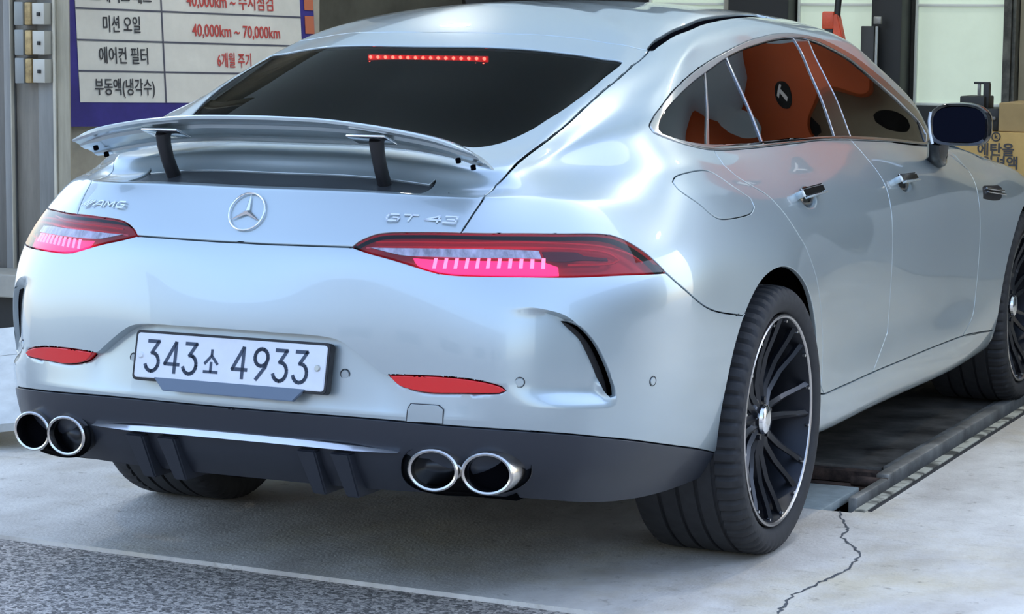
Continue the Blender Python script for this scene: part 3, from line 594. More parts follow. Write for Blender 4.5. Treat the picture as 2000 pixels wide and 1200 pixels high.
# --- concrete apron around the floor lift ---
def floor_piece(pts, z0=-.22, z1=0):
    n = len(pts); V = [(x, y, z1) for x, y in pts]+[(x, y, z0) for x, y in pts]
    F = [tuple(range(n)), tuple(range(2*n-1, n-1, -1))]+[(i, i+n, (i+1) % n+n, (i+1) % n) for i in range(n)]
    return V, F
def ey(x): return -.796-.0375*x
V, F = [], []
for pts in ([(-9,ey(-9)),(9,ey(9)),(9,.60),(-9,.60)], [(-9,.60),(-1.0,.60),(-1.0,9),(-9,9)], [(1.0,.60),(9,.60),(9,9),(1.0,9)]):
    v, f = floor_piece(pts); b = len(V); V += v; F += [tuple(i+b for i in q) for q in f]
o = mesh_py('floor', V, F, CONC, smooth=False, recalc=True); o['kind'] = 'structure'
def asphalt_mat():
    m = mat('asphalt', (.2,.2,.2), .92); nt = m.node_tree; N = nt.nodes; L = nt.links; b = N['Principled BSDF']
    tc = N.new('ShaderNodeTexCoord'); v = N.new('ShaderNodeTexVoronoi'); v.inputs['Scale'].default_value = 95; L.new(tc.outputs['Object'], v.inputs['Vector'])
    n = N.new('ShaderNodeTexNoise'); n.inputs['Scale'].default_value = 160; n.inputs['Detail'].default_value = 5; L.new(tc.outputs['Object'], n.inputs['Vector'])
    sep = N.new('ShaderNodeSeparateColor'); L.new(v.outputs['Color'], sep.inputs[0])
    mx = N.new('ShaderNodeMath'); mx.operation = 'MULTIPLY_ADD'; L.new(sep.outputs[0], mx.inputs[0]); mx.inputs[1].default_value = .55; L.new(n.outputs['Fac'], mx.inputs[2])
    r = N.new('ShaderNodeValToRGB'); e = r.color_ramp.elements; e[0].position = .38; e[0].color = (.075,.066,.056,1); e[1].position = 1.0; e[1].color = (.66,.58,.50,1); q = r.color_ramp.elements.new(.68); q.color = (.25,.222,.195,1)
    L.new(mx.outputs[0], r.inputs[0]); L.new(r.outputs[0], b.inputs['Base Color'])
    bp = N.new('ShaderNodeBump'); bp.inputs['Strength'].default_value = .7; bp.inputs['Distance'].default_value = .006; L.new(mx.outputs[0], bp.inputs['Height']); L.new(bp.outputs[0], b.inputs['Normal'])
    return m
quadV = [(-40,-60,-.012),(40,-60,-.012),(40,ey(40)+.004,-.012),(-40,ey(-40)+.004,-.012)]
o = quad('ground', quadV, asphalt_mat(), th=.2); o['kind'] = 'structure'; o.name = 'asphalt_ground'
# --- crack in the concrete ---
ck = [(.967,.602),(1.015,.462),(1.061,.368),(1.068,.273),(1.123,.176),(1.184,.064),(1.204,-.082),(1.198,-.197),(1.182,-.331),(1.165,-.45),(1.178,-.544),(1.194,-.651),(1.19,-.83)]
def ribbon(name, pts, w, m, z=.0012):
    r = random.Random(3); P = []
    for a, b in zip(pts[:-1], pts[1:]):
        a, b = Vector(a), Vector(b)
        for k in range(6): P.append(a.lerp(b, k/6)+Vector((r.uniform(-1,1), r.uniform(-1,1)))*.006)
    P.append(Vector(pts[-1])); V = []; F = []
    for i, p in enumerate(P):
        t = (P[min(i+1, len(P)-1)]-P[max(i-1, 0)]).normalized(); n = Vector((-t.y, t.x))*w*r.uniform(.35,1.2)/2
        V += [(p.x+n.x, p.y+n.y, z), (p.x-n.x, p.y-n.y, z)]
    for i in range(len(P)-1): F.append((2*i, 2*i+1, 2*i+3, 2*i+2))
    return mesh_py(name, V, F, m, smooth=False)
o = ribbon('floor_crack', ck, .0085, noisy(mat('crack_dark', (.10,.105,.11), .9), 30, .6, 1.3)); tag(o, 'dark jagged crack in the pale concrete right of the rear wheel', 'crack')
# --- in-floor lift between the wheels ---
STEELD = noisy(mat('lift_plate', (.13,.12,.105), .4, .25), 5, .35, 1.7, bump=.15, detail=8, rough=(.3,.6))
STEELG = noisy(mat('lift_rail_steel', (.34,.335,.31), .4, .35), 7, .5, 1.3, rough=(.25,.5))
RUST = noisy(mat('rusty_steel', (.07,.045,.035), .8, .2), 24, .35, 2.0, detail=8)
lift = empty('floor_lift', (0,2.6,0), 'sunken car lift with dark steel deck and grey side rail beside the right sill', 'car lift')
def lp_(name, bs, m, bev=.003, lab=None):
    bm = bmesh.new()
    for b in bs: box(bm, b[0], b[1], b[2]-2.6, b[3]-2.6, b[4], b[5], bev=bev)
    o = from_bm(name, bm, m, lift, 30); 
    if lab: o['label'] = lab
    return o
lp_('pit_floor', [(-1.0,1.0,.6,8.5,-.22,-.15)], LINER, 0)
lp_('deck_plate', [(-.9,.872,1.36,8.4,-.05,-.004)], STEELD, .003, 'dark oily deck plate')
lp_('end_plate', [(-.9,.905,.62,1.0,-.03,-.003)], noisy(mat('lift_end_plate', (.40,.45,.44), .5), 12, .7, 1.1), .003, 'pale grey end plate')
lp_('hinge_leaf', [(-.9,.86,1.06,1.10,-.06,-.02),(-.9,.86,1.15,1.27,-.08,-.045),(-.9,.87,1.30,1.35,-.05,-.012)], RUST, .003, 'rusty hinge leaves')
lp_('side_rail', [(.905,.948,1.18,8.4,-.06,.010),(.876,.903,1.36,8.4,-.05,.002)], STEELG, .006, 'grey steel side rail')
lp_('rail_end', [(.930,.958,.80,1.16,-.08,.004)], STEELG, .005)
tube_obj('roller', [(.84,1.14-2.6,-.012),(.955,1.14-2.6,-.012)], .017, RUST, lift, seg=12)['label'] = 'rusty roller'
lp_('end_wedge', [(.925,.985,.615,.80,-.12,-.05)], PLAST, .004, 'black wedge')
KERBM = noisy(mat('kerb_paint', (.34,.33,.27), .8), 5, .18, 1.3, detail=3, stretch=(1,1.6,1), cr=(.42,.52))
plain('lift_kerb', [(1.003,1.035,.62,8.5,-.02,.006)], KERBM, None, 'scuffed pale kerb strip with dark marks right of the lift rail', 'kerb', bev=.003)
plain('kerb_gasket', [(1.037,1.05,.64,8.5,-.02,.003)], RUB, None, 'thin dark rubber strip along the outer side of the lift kerb', 'strip', bev=.002)
# --- workshop shell ---
WALLD = noisy(mat('wall_dark', (.035,.033,.030), .8), 2, .6, 1.5)
WALLB = noisy(mat('wall_beige', (.42,.385,.31), .8), 3, .75, 1.15)
WALLO = noisy(mat('wall_olive', (.10,.095,.075), .8), 2, .7, 1.3)
BRK = mat('black_steel', (.010,.011,.011), .5)
GRN = noisy(mat('frosted_green_pane', (.52,.60,.50), .35, emit=(.62,.74,.60), es=.42), 3, .93, 1.05, detail=4)
FRM = mat('pale_frame', (.70,.74,.68), .4)
def translucent(name, col):
    m = bpy.data.materials.new(name); m.use_nodes = True; nt = m.node_tree; N = nt.nodes; N.remove(N['Principled BSDF'])
    a = N.new('ShaderNodeBsdfDiffuse'); b = N.new('ShaderNodeBsdfTranslucent'); x = N.new('ShaderNodeMixShader'); x.inputs[0].default_value = .55
    for q in (a, b): q.inputs[0].default_value = (*col, 1)
    nt.links.new(a.outputs[0], x.inputs[1]); nt.links.new(b.outputs[0], x.inputs[2]); nt.links.new(x.outputs[0], N['Material Output'].inputs[0]); return m
def st(name, bs, m, bev=0): return plain(name, bs, m, 'structure', bev=bev)
st('added_side_wall', [(6.4,6.6,-2.6,3.2,0,3.4)], noisy(mat('added_wall_grey', (.27,.25,.21), .8), 1.5, .8, 1.2))  # unseen wall, added to darken the reflections on the car's right side
st('wall_back', [(-6.2,3.6,8.6,8.75,0,3.6)], WALLD)
st('wall_right', [(3.6,3.75,3.2,8.75,0,3.6)], noisy(mat('wall_grey', (.22,.23,.22), .7), 2, .8, 1.1))
st('ceiling', [(-7,4.2,.9,9,3.45,3.46)], translucent('canopy_sheet', (.80,.84,.80)))
# left wall follows the banner
bO = Vector((-3.5389,3.2959,1.0184)); bX = (Vector((-3.1463,4.6896,.9845))-bO).normalized(); bZ = (Vector((-3.5682,3.3392,1.4537))-bO); bZ = (bZ-bX*bZ.dot(bX)).normalized(); bN = bX.cross(bZ)
def bp(s, t, d=0): return bO+bX*s+bZ*t+bN*d
g0 = Vector((bX.x, bX.y, 0)).normalized(); q0 = Vector((bO.x, bO.y, 0))-Vector((bN.x, bN.y, 0)).normalized()*.05
a, b = q0-g0*.5, q0+g0*1.62; c = q0+g0*1.60; d2 = q0+g0*3.2
o = quad('wall_left', [(a.x,a.y,0),(b.x,b.y,0),(b.x,b.y,3.45),(a.x,a.y,3.45)], WALLB, th=.12); o['kind'] = 'structure'
o = quad('wall_side', [(c.x-.02,c.y,0),(d2.x-.35,d2.y,0),(d2.x-.35,d2.y,3.45),(c.x-.02,c.y,3.45)], WALLO, th=.1); o['kind'] = 'structure'; o.name = 'wall_left_inner'
# --- banner ---
ban = empty('service_banner', (0,0,0), 'dark blue banner with a white printed service table hanging left of the car', 'banner')
BLUE = noisy(mat('banner_blue', (.045,.035,.24), .5), 3, .7, 1.15)
def bquad(name, s0, s1, t0, t1, d, m, th=.004): 
    return quad(name, [bp(s0,t0,d),bp(s1,t0,d),bp(s1,t1,d),bp(s0,t1,d)], m, th=th, parent=ban)
def bskew(s): return 0
bquad('cloth', -.062, 1.56, -.112, .98, .0, BLUE, .012)
bquad('printed_table', 0, 1.46, 0, .86, .004, noisy(mat('banner_white', (.76,.73,.66), .5), 4, .9, 1.06), .003)
GRID = mat('banner_grid', (.09,.09,.12), .6)
for i, t in enumerate((.146,.290,.437,.58)): bquad('rule_line', 0, 1.46, t-.004, t+.004, .007, GRID, .002)
bquad('rule_line', .520, .528, 0, .86, .008, GRID, .002)
ORG = mat('banner_orange', (.55,.16,.08), .6)
for t in (.40,.52): 
    o = bquad('orange_mark', 1.49, 1.553, t-.045, t+.045, .006, ORG, .003)
TXB = mat('print_black', (.045,.045,.05), .6); TXR = mat('print_red', (.55,.07,.06), .6)
def btext(txt, s, t, size, m, sx=1, rot=0, nm='print'):
    o = text_mesh(nm, txt, size, m, ban, extrude=.0008, sx=sx, bold=.0006)
    P = bp(s, t, .009); X, Z = (bX*math.cos(rot)+bZ*math.sin(rot)), (-bX*math.sin(rot)+bZ*math.cos(rot))
    o.matrix_local = Matrix(((X.x,Z.x,bN.x,P.x),(X.y,Z.y,bN.y,P.y),(X.z,Z.z,bN.z,P.z),(0,0,0,1))); return o
btext('미션 오일', .27, .362, .086, TXB, .70); btext('에어컨 필터', .275, .215, .086, TXB, .74); btext('부동액(냉각수)', .272, .067, .086, TXB, .70)
btext('브레이크 패드', .28, .502, .086, TXB, .74)
btext('40,000km ~ 70,000km', 1.01, .350, .084, TXR, .78); btext('6개월 주기', .985, .205, .080, TXR, .66); btext('40,000km ~ 수시점검', .98, .495, .088, TXR, .76)
# --- folded steel door at the left ---
PG = [noisy(mat('door_steel_'+n, c, .5, .25), 4, .8, 1.12, stretch=(6,6,.6)) for n, c in (('a',(.20,.19,.17)),('b',(.28,.28,.27)),('c',(.245,.225,.19)),('d',(.25,.25,.235)),('e',(.60,.56,.46)),('f',(.38,.345,.26)))]
fd = empty('folding_door', (-3.3,2.6,0), 'folded grey steel shutter door post with hinge blocks at the left edge', 'door')
def fdp(name, x0, x1, y0, y1, z0, z1, m, bev=.003, lab=None):
    bm = bmesh.new(); box(bm, x0+3.3, x1+3.3, y0-2.6, y1-2.6, z0, z1, bev=bev); o = from_bm(name, bm, m, fd, 30)
    if lab: o['label'] = lab
fdp('door_leaf', -4.1, -3.440, 2.62, 2.72, .30, 3.4, PG[0]); fdp('door_leaf', -3.437, -3.403, 2.58, 2.70, .30, 3.4, PG[1]); fdp('edge_strip', -3.401, -3.396, 2.575, 2.60, .30, 3.4, PG[4])
fdp('door_leaf', -3.394, -3.276, 2.61, 2.72, .30, 3.4, PG[2]); fdp('door_leaf', -3.272, -3.192, 2.60, 2.71, .30, 3.4, PG[3]); fdp('edge_strip', -3.189, -3.175, 2.59, 2.61, .30, 3.4, PG[4]); fdp('door_leaf', -3.173, -3.108, 2.60, 2.61, .30, 3.4, PG[5])
GOLD = noisy(mat('hinge_brass', (.42,.30,.14), .5, .5), 20, .6, 1.4)
for z0, z1 in ((1.374,1.475),(1.246,1.356),(1.125,1.235),(1.50,1.60)):
    fdp('hinge_block', -3.342, -3.296, 2.53, 2.61, z0, z1, mat('hinge_grey', (.25,.26,.25), .5, .3) if 'hinge_grey' not in bpy.data.materials else bpy.data.materials['hinge_grey'], .004, 'grey hinge block')
    fdp('hinge_pin', -3.293, -3.260, 2.535, 2.60, z0+.002, z1-.002, GOLD, .006, 'brass hinge pin')
    fdp('hinge_plate', -3.256, -3.193, 2.54, 2.60, z0+.004, z1-.004, mat('hinge_pale', (.48,.46,.40), .5, .3) if 'hinge_pale' not in bpy.data.materials else bpy.data.materials['hinge_pale'], .004, 'pale hinge plate')
    fdp('hinge_screw', -3.226, -3.212, 2.530, 2.542, (z0+z1)/2-.010, (z0+z1)/2+.006, BRK, .002)
# low things beside the left flank
plain('low_wall', [(-5.2,-3.15,2.35,2.58,.215,.315)], noisy(mat('sill_beige', (.36,.34,.29), .7), 5, .8, 1.1), None, 'beige stone sill below the folded steel door', 'sill', bev=.006)
plain('sill_base', [(-5.2,-3.15,2.45,2.60,0,.215)], BRK, None, 'black recessed base under the beige sill', 'base')
plain('steel_beam', [(-4.2,-2.2,1.35,1.50,.05,.16)], noisy(mat('beam_blue', (.22,.27,.36), .5, .3), 5, .8, 1.2), None, 'blue-grey steel beam lying low left of the car', 'beam', bev=.006)
def slabw():
    r = empty('ramp_board', (-1.9,.3,0), 'white board leaning low beside the left rear corner of the car', 'board')
    W_ = noisy(mat('board_white', (.62,.64,.62), .6), 14, .85, 1.06)
    P = [(-2.3,-.05,.035),(-1.62,.42,.105),(-1.95,.98,.345),(-2.62,.50,.275)]
    P = [Vector(p)-Vector((-1.9,.3,0)) for p in P]
    m1, m2 = P[0].lerp(P[3], .70), P[1].lerp(P[2], .70); n = Vector((0,0,.002))
    quad('board_panel', [P[0], P[1], m2-(m2-P[1]).normalized()*.004, m1-(m1-P[0]).normalized()*.004], W_, .03, r); quad('board_panel', [m1, m2, P[2], P[3]], W_, .03, r)
    bm = bmesh.new(); box(bm, -.55, -.15, .28, .42, .0, .205); from_bm('prop_block', bm, BRK, r, smooth=False)
slabw()
# --- rear of the workshop ---
plain('locker', [(-3.85,-3.62,6.5,7.0,0,2.4)], BRK, None, 'tall black locker behind the car roof at the left', 'locker', bev=.01)
sh = empty('parts_shelf', (-3.3,6.8,0), 'cluttered brown shelf with upright pale rods behind the car roof', 'shelf')
def shp(name, bs, m, bev=.003):
    bm = bmesh.new()
    for b_ in bs: box(bm, b_[0]+3.3, b_[1]+3.3, b_[2]-6.8, b_[3]-6.8, b_[4], b_[5], bev=bev)
    return from_bm(name, bm, m, sh, 30)
shp('shelf_back', [(-3.60,-3.1,7.0,7.05,0,2.2)], noisy(mat('shelf_brown', (.075,.055,.035), .8), 14, .3, 2.0))
for x in (-3.50,-3.45,-3.395,-3.31,-3.27): tube_obj('rod', [(x+3.3,-.1,1.2),(x+3.3,-.1,2.1)], .008, mat('rod_pale', (.5,.47,.40), .5) if 'rod_pale' not in bpy.data.materials else bpy.data.materials['rod_pale'], sh, seg=8)
plain('dark_backdrop', [(-3.15,-1.97,6.6,6.7,0,2.6)], BRK, None, 'black partition standing for the dark interior behind the middle of the car roof', 'backdrop')  # plain black sheet in place of the dark depth of the workshop
def pane(name, x0, x1, z0, z1, y=6.5, n=1):
    r = empty(name, ((x0+x1)/2, y, 0)); r['kind'] = 'structure'
    cx = (x0+x1)/2; f = .014
    for b_ in ((x0,x0+f,z0,z1),(x1-f,x1,z0,z1),(x0,x1,z0,z0+f),(x0,x1,z1-f,z1),(x0+f,x1-f,1.505,1.52)):
        bm = bmesh.new(); box(bm, b_[0]-cx, b_[1]-cx, -.02, .03, b_[2], b_[3], bev=.002); from_bm('frame', bm, FRM, r, 30)
    bm = bmesh.new(); box(bm, x0+f-cx, x1-f-cx, .0, .012, z0+f, z1-f); from_bm('pane', bm, GRN, r, smooth=False)
pane('window_1', -1.965, -1.515, .9, 2.6); pane('window_2', -1.105, -.655, .0, 2.6); pane('window_3', -.455, .030, .985, 2.6)
plain('beige_post', [(-1.512,-1.470,6.45,6.55,0,2.6)], mat('post_beige', (.45,.42,.34), .6), None, 'thin beige post left of the black column above the roof', 'post')
col1 = plain('black_column', [(-1.455,-1.115,6.35,6.6,0,2.7)], BRK, None, 'wide black column above the right side of the roof', 'column', bev=.006)
c2 = empty('door_column', (-.565,6.3,0), 'black column with a grey sliding rod between the two right windows', 'column')
def c2p(name, bs, m, lab=None, bev=.004):
    bm = bmesh.new()
    for b_ in bs: box(bm, b_[0]+.565, b_[1]+.565, b_[2]-6.3, b_[3]-6.3, b_[4], b_[5], bev=bev)
    o = from_bm(name, bm, m, c2, 30)
    if lab: o['label'] = lab
c2p('column_body', [(-.640,-.478,6.3,6.5,0,2.7)], BRK); c2p('side_case', [(-.672,-.60,6.22,6.3,0,1.40)], mat('case_charcoal', (.022,.023,.024), .5)); c2p('slide_rod', [(-.590,-.575,6.2,6.215,0,1.40)], mat('rod_grey', (.28,.29,.28), .4, .5), 'grey rod'); c2p('latch', [(-.60,-.56,6.2,6.23,1.41,1.45)], STEELG)
c3 = plain('right_pillar', [(.036,.075,6.4,6.6,0,2.7),(.078,.095,6.42,6.6,0,2.7)], noisy(mat('pillar_dark', (.06,.06,.05), .6), 14, .5, 2.2), None, 'dark narrow pillar at the right edge of the right window', 'pillar')
plain('far_panel', [(.10,1.6,6.5,6.6,0,2.7)], noisy(mat('panel_beige', (.42,.36,.24), .6), 3, .9, 1.1), None, 'beige wall panel at the far right edge above the cartons', 'panel')
plain('low_bench', [(-.50,.033,6.42,6.6,0,.985)], BRK, None, 'black bench below the right window, behind the door mirror', 'bench')
# --- lift arm with orange clamp ---
la = empty('orange_clamp', (-.44,5.0,0), 'orange-red clamp on a black pole seen above the right roof edge', 'clamp')
def lap(name, build, m, lab=None):
    bm = bmesh.new(); build(bm); o = from_bm(name, bm, m, la, 30)
    if lab: o['label'] = lab
ORD = noisy(mat('clamp_orange', (.72,.09,.03), .4), 12, .7, 1.15)
lap('clamp_body', lambda bm: (box(bm, -.055, .002, -.03, .03, 1.385, 1.468, bev=.008)), ORD)
def _w(bm):
    q = box(bm, -.004, .052, -.025, .025, 1.33, 1.455, bev=0)
    for v in q:
        if v.co.z > 1.4 and v.co.x > .02: v.co.x -= .03
    bmesh.ops.bevel(bm, geom=bm.edges[:], offset=.005, segments=2, affect='EDGES')
lap('clamp_cheek', _w, ORD); lap('clamp_jaw', lambda bm: box(bm, -.045, .035, -.02, .02, 1.345, 1.392, bev=.005), BRK, 'black jaw')
tube_obj('clamp_pole', [(.010,0,1.43),(.022,0,1.6),(.05,0,2.6)], .016, BRK, la, seg=12)
tube_obj('clamp_stand', [(0,0,1.36),(0,0,.0)], .02, BRK, la, seg=12)
# --- tyre machine head ---
tm = empty('tyre_machine', (.14,5.6,.901), 'black workshop machine with an angled arm standing on the carton behind the door mirror', 'machine')
def tmp(name, bs, m, lab=None, bev=.006):
    bm = bmesh.new()
    for b_ in bs: box(bm, b_[0]-.14, b_[1]-.14, b_[2]-5.6, b_[3]-5.6, b_[4]-.901, b_[5]-.901, bev=bev)
    o = from_bm(name, bm, m, tm, 30)
    if lab: o['label'] = lab
tmp('machine_head', [(.045,.165,5.50,5.7,.985,1.068),(.02,.238,5.51,5.72,.902,1.01)], BRK); tmp('machine_post', [(.148,.178,5.54,5.58,1.0,1.132)], BRK); tmp('arm', [(.10,.178,5.545,5.565,1.126,1.137)], BRK, None, .002); tmp('spindle', [(.118,.132,5.55,5.565,1.065,1.130)], STEELG, 'grey spindle', .002)
tmp('grey_bar', [(.12,.225,5.485,5.505,.955,.972)], mat('bar_grey', (.16,.16,.16), .5), 'grey bar')
# --- cartons ---
CB = noisy(mat('cardboard', (.52,.34,.12), .8), 5, .85, 1.08); CB2 = noisy(mat('cardboard_dark', (.36,.25,.11), .8), 5, .85, 1.08)
bx = empty('lower_carton', (.75,5.65,0), 'yellow-brown carton with black Korean print at the right edge', 'carton')
bm = bmesh.new(); box(bm, -.71, .60, -.2, .25, .60, .900, bev=.004); from_bm('carton_body', bm, CB, bx, 30)
plain('stand_crate', [(.04,1.35,5.45,5.9,0,.598)], BRK, None, 'dark crate under the cartons, hidden behind the hood', 'crate')
plain('upper_carton', [(.245,1.30,5.47,5.9,.902,1.040)], CB2, None, 'brown flat carton lying on the yellow-brown carton', 'carton', bev=.004)
def onbox(txt, x, z, s, m=TXB, sx=1): 
    o = text_mesh('print', txt, s, m, bx, extrude=.0006, sx=sx, bold=.0015); o.matrix_local = Matrix(((1,0,0,x-.75),(0,0,-1,-.203),(0,1,0,z),(0,0,0,1)))
onbox('에탄올', .240, .812, .066); onbox('워셔액', .262, .750, .066)
V, F = tube([(.240-.75+.020*math.cos(a_), -.203, .878+.020*math.sin(a_)) for a_ in np.linspace(0, 2*PI, 24, endpoint=False)], .0035, seg=5, closed=True); mesh_py('ring_mark', V, F, TXB, bx)
onbox('k', .240, .878, .026)
# --- things whose reflections run over the car's right side ---
sg = empty('orange_fascia', (2.0,6.25,2.3), 'orange sign board with a white T in a dark disc, mirrored in the side windows', 'sign')
bm = bmesh.new(); box(bm, -1.15, .35, -.05, .05, .05, 1.5, bev=.01); from_bm('sign_board', bm, mat('sign_orange', (.78,.14,.03), .4, emit=(.9,.16,.04), es=.04), sg, 30)
bm = bmesh.new(); bmesh.ops.create_cone(bm, cap_ends=True, segments=40, radius1=.16, radius2=.16, depth=.02, matrix=Matrix.Translation((-.40,-.06,.43))@Matrix.Rotation(PI/2, 4, 'X')); from_bm('sign_disc', bm, BRK, sg, 30)
o = text_mesh('sign_letter', 'T', .24, mat('sign_white', (.85,.85,.85), .5, emit=(1,1,1), es=.4), sg, extrude=.004, bold=.01); o.matrix_local = Matrix(((1,0,0,-.40),(0,0,-1,-.075),(0,1,0,.42),(0,0,0,1)))
plain('tool_cabinet', [(1.7,2.5,6.2,6.7,0,1.15)], mat('cabinet_grey', (.30,.31,.32), .4), None, 'grey tool cabinet right of the cartons, mirrored in the doors', 'cabinet', bev=.01)
plain('rubber_bin', [(2.7,3.2,5.9,6.5,0,.8)], PLAST, None, 'black bin right of the tool cabinet, mirrored in the front door', 'bin', bev=.03)
# --- canopy lamps ---
LMP = mat('lamp_disc', (1,1,1), .3, emit=(1,.93,.80), es=230)
for i, (x, y) in enumerate(((-2.7,1.1),(1.4,1.3),(-2.0,3.6),(1.4,3.4),(3.0,2.2),(-.6,5.3))):
    e = empty('canopy_lamp', (x,y,3.45), ['round white lamp under the canopy, leftmost and nearest the street','round white lamp under the canopy above the right rear wheel','round white lamp under the canopy beside the blue banner','round white lamp under the canopy above the front of the car','round white lamp under the canopy, farthest right of all','round white lamp under the canopy nearest the green windows'][i], 'lamp', 'canopy lamps')
    V, F = lathe([(0,.095),(.03,.095),(.035,.085),(.02,.08)], 24); o = mesh_py('lamp_ring', V, F, FRM, e, recalc=True); o.rotation_euler = (0,PI/2,0)
    bm = bmesh.new(); bmesh.ops.create_cone(bm, cap_ends=True, segments=24, radius1=.078, radius2=.078, depth=.01, matrix=Matrix.Translation((0,0,-.02))); from_bm('lamp_disc', bm, LMP, e, 30)
# --- across the street, behind the camera ---
ab = empty('street_building', (0,-26,0), 'pale building across the street, only mirrored in the paint', 'building')
bm = bmesh.new(); box(bm, -24, 26, -4, 0, 0, 8.6); from_bm('facade', bm, noisy(mat('facade_grey', (.42,.43,.43), .8), .4, .85, 1.1), ab, smooth=False)
for x in range(-20, 24, 5):
    bm = bmesh.new(); box(bm, x-1.3, x+1.3, -.0, .06, .6, 2.6); from_bm('window', bm, mat('facade_window', (.06,.07,.08), .15) if 'facade_window' not in bpy.data.materials else bpy.data.materials['facade_window'], ab, smooth=False)
# ======================================================================
# THE CAR
# ======================================================================
car = empty('car', (0,0,0), 'silver four-door fastback car with raised rear wing, backed out over the concrete apron', 'car')
LEDP = mat('brake_glow', (.9,.05,.3), .3, emit=(1.0,.075,.42), es=1.25)
LEDB = mat('brake_glow_bright', (1,.5,.7), .3, emit=(1.0,.50,.85), es=1.8)
REDD = mat('red_reflector', (.75,.012,.015), .18, 0, .5, emit=None)
REDH = mat('lamp_housing_red', (.50,.012,.02), .25, .2)
REDG = mat('lamp_guide_red', (.75,.02,.03), .2)
CLEARB = noisy(mat('lamp_clear_band', (.34,.31,.38), .25, .5, .4), 45, .6, 1.5, stretch=(1,1,.2))
DARKB = mat('lamp_dark_bezel', (.05,.03,.035), .25)
region('tailgate', 'tailgate', PAINT, car, center=True)
region('bumper', 'rear_bumper', PAINT, car, center=True, thick=.014)
region('valance', 'rear_valance', VALM, car, center=True, thick=.03, label='dark grey lower valance')
region('deck', 'spoiler_well', mat('spoiler_well', (.045,.05,.055), .35, 0, .2), car, center=True, d=-.003, thick=.006, label='dark panel under the raised wing')
region('glass', 'rear_window', GLASSR, car, center=True, d=-.003, thick=.004, inset=.0005, label='black tinted rear window')
region('roof', 'roof', PAINT, car, center=True)
region('channel', 'roof_channel', LINER, car, d=-.007, label='black roof channel')
region('light', 'taillight', REDL, car, d=.001, thick=.01, inset=.0012, label='red tail lamp lens')
lamps = [o for o in car.children if o.name.startswith('taillight')]
region('refl', 'reflector', REDD, car, d=.0015, thick=.02, inset=.001, label='red rear reflector')
region('vent', 'bumper_vent', PLAST, car, d=-.03, thick=.01, inset=0, label='narrow black vent slot')
region('flap', 'fuel_flap', PAINT, car, inset=.001)
def tow_cover():
    p = resample(cat(cv['tow'][0]*[1,0]+[0,.2005], cv['tow'][1:-1], cv['tow'][-1]*[1,0]+[0,.2005]), .01, closed=True)
    rim = patch('tow_cover_seam', p, PLAST, car, d=.0004, thick=.002, bevel=0); bpy.data.objects.remove(rim[1])
    c_ = p.mean(0); q = c_+(p-c_)*(1-.0022/np.linalg.norm(p-c_, axis=1, keepdims=True)); tc = patch('tow_cover', q, PAINT, car, d=.0012, thick=.002); bpy.data.objects.remove(tc[1])
tow_cover()
region('sill', 'side_sill', PAINT, car)
region('rear_door', 'rear_door', PAINT, car)
region('front_door', 'front_door', PAINT, car)
region('windshield', 'windshield', GLASSD, car, center=True, d=-.002, thick=.004)
region('hood', 'hood', PAINT, car, center=True)
region('front_fender', 'front_fender', PAINT, car, center=False)
region(None, 'rear_fender', PAINT, car)
region('dlo', 'window_trim', SATIN, car, d=.0035, inset=.0004, thick=.012, bevel=.002, label='bright metal window surround')
# glazing of the sides, split at the posts
def halfplane(poly, line, side):
    """part of poly on one side of a divider line (extended)"""
    a = resample(line, .01); t0 = a[0]+(a[0]-a[1])*6; t1 = a[-1]+(a[-1]-a[-2])*6; ln = np.vstack([t0, a, t1])
    far = A([(0 if side < 0 else 8), 0.]); big = cat(ln, (far[0], ln[-1][1]), (far[0], ln[0][1]))
    return big
din = POLY['dlo_in']
def glass_piece(name, lo, hi, m, lab, d=-.003):
    UV, F = None, None
    L = [(din, True)]
    conds = []
    for ln, sd in ((lo, 1), (hi, -1)):
        if ln is None: continue
        b = halfplane(din, cv[ln], sd); L.append((b, True)); conds.append(b)
    G = grid_pts(din[:,0].min(), din[:,0].max(), din[:,1].min(), din[:,1].max(), .02); G = G[inpoly(G, din)]
    G = G[seg_dist(G, np.vstack([din, din[:1]])) > .008]
    UV, F = cdt(L, G); c = UV[F].mean(1); s = inpoly(c, din)
    for b in conds: s &= inpoly(c, b)
    F = F[s]; used, inv = np.unique(F, return_inverse=True); F = inv.reshape(-1, 3); UV = UV[used]
    V, FF = surf_mesh(UV, F, S_at(UV), N_at(UV), np.full(len(UV), d), inset=.0006, thick=.004, bevel=.0004)
    return emit_panel(name, V, FF, m, car, False, label=lab)
glass_piece('quarter_window', None, 'div1', GLASSD, 'small dark quarter window')
glass_piece('rear_door_vent_window', 'div1', 'div2', GLASSD, 'narrow dark fixed window')
glass_piece('rear_door_window', 'div2', 'pillar_a', GLASSD, 'dark rear door window')
glass_piece('pillar_cover', 'pillar_a', 'pillar_b', BLACKP, 'gloss black pillar cover', d=-.001)
glass_piece('front_door_window', 'pillar_b', None, GLASSD, 'dark front door window')
def divider(name, key, w, m, d=.001, lab=None):
    ln = resample(cv[key], .01); p = np.vstack([_off(ln, w/2), _off(ln, -w/2)[::-1]])
    patch(name, p, m, car, d=d, step=.02, thick=.004, label=lab)
divider('window_divider', 'div1', .011, SATIN, lab='satin window divider'); divider('window_divider', 'div2', .009, CHROME, lab='bright window divider')
divider('pillar_edge', 'pillar_a', .004, SATIN); divider('pillar_edge', 'pillar_b', .004, SATIN)
divider('window_divider', 'div_front', .03, BLACKP, lab='black mirror triangle')
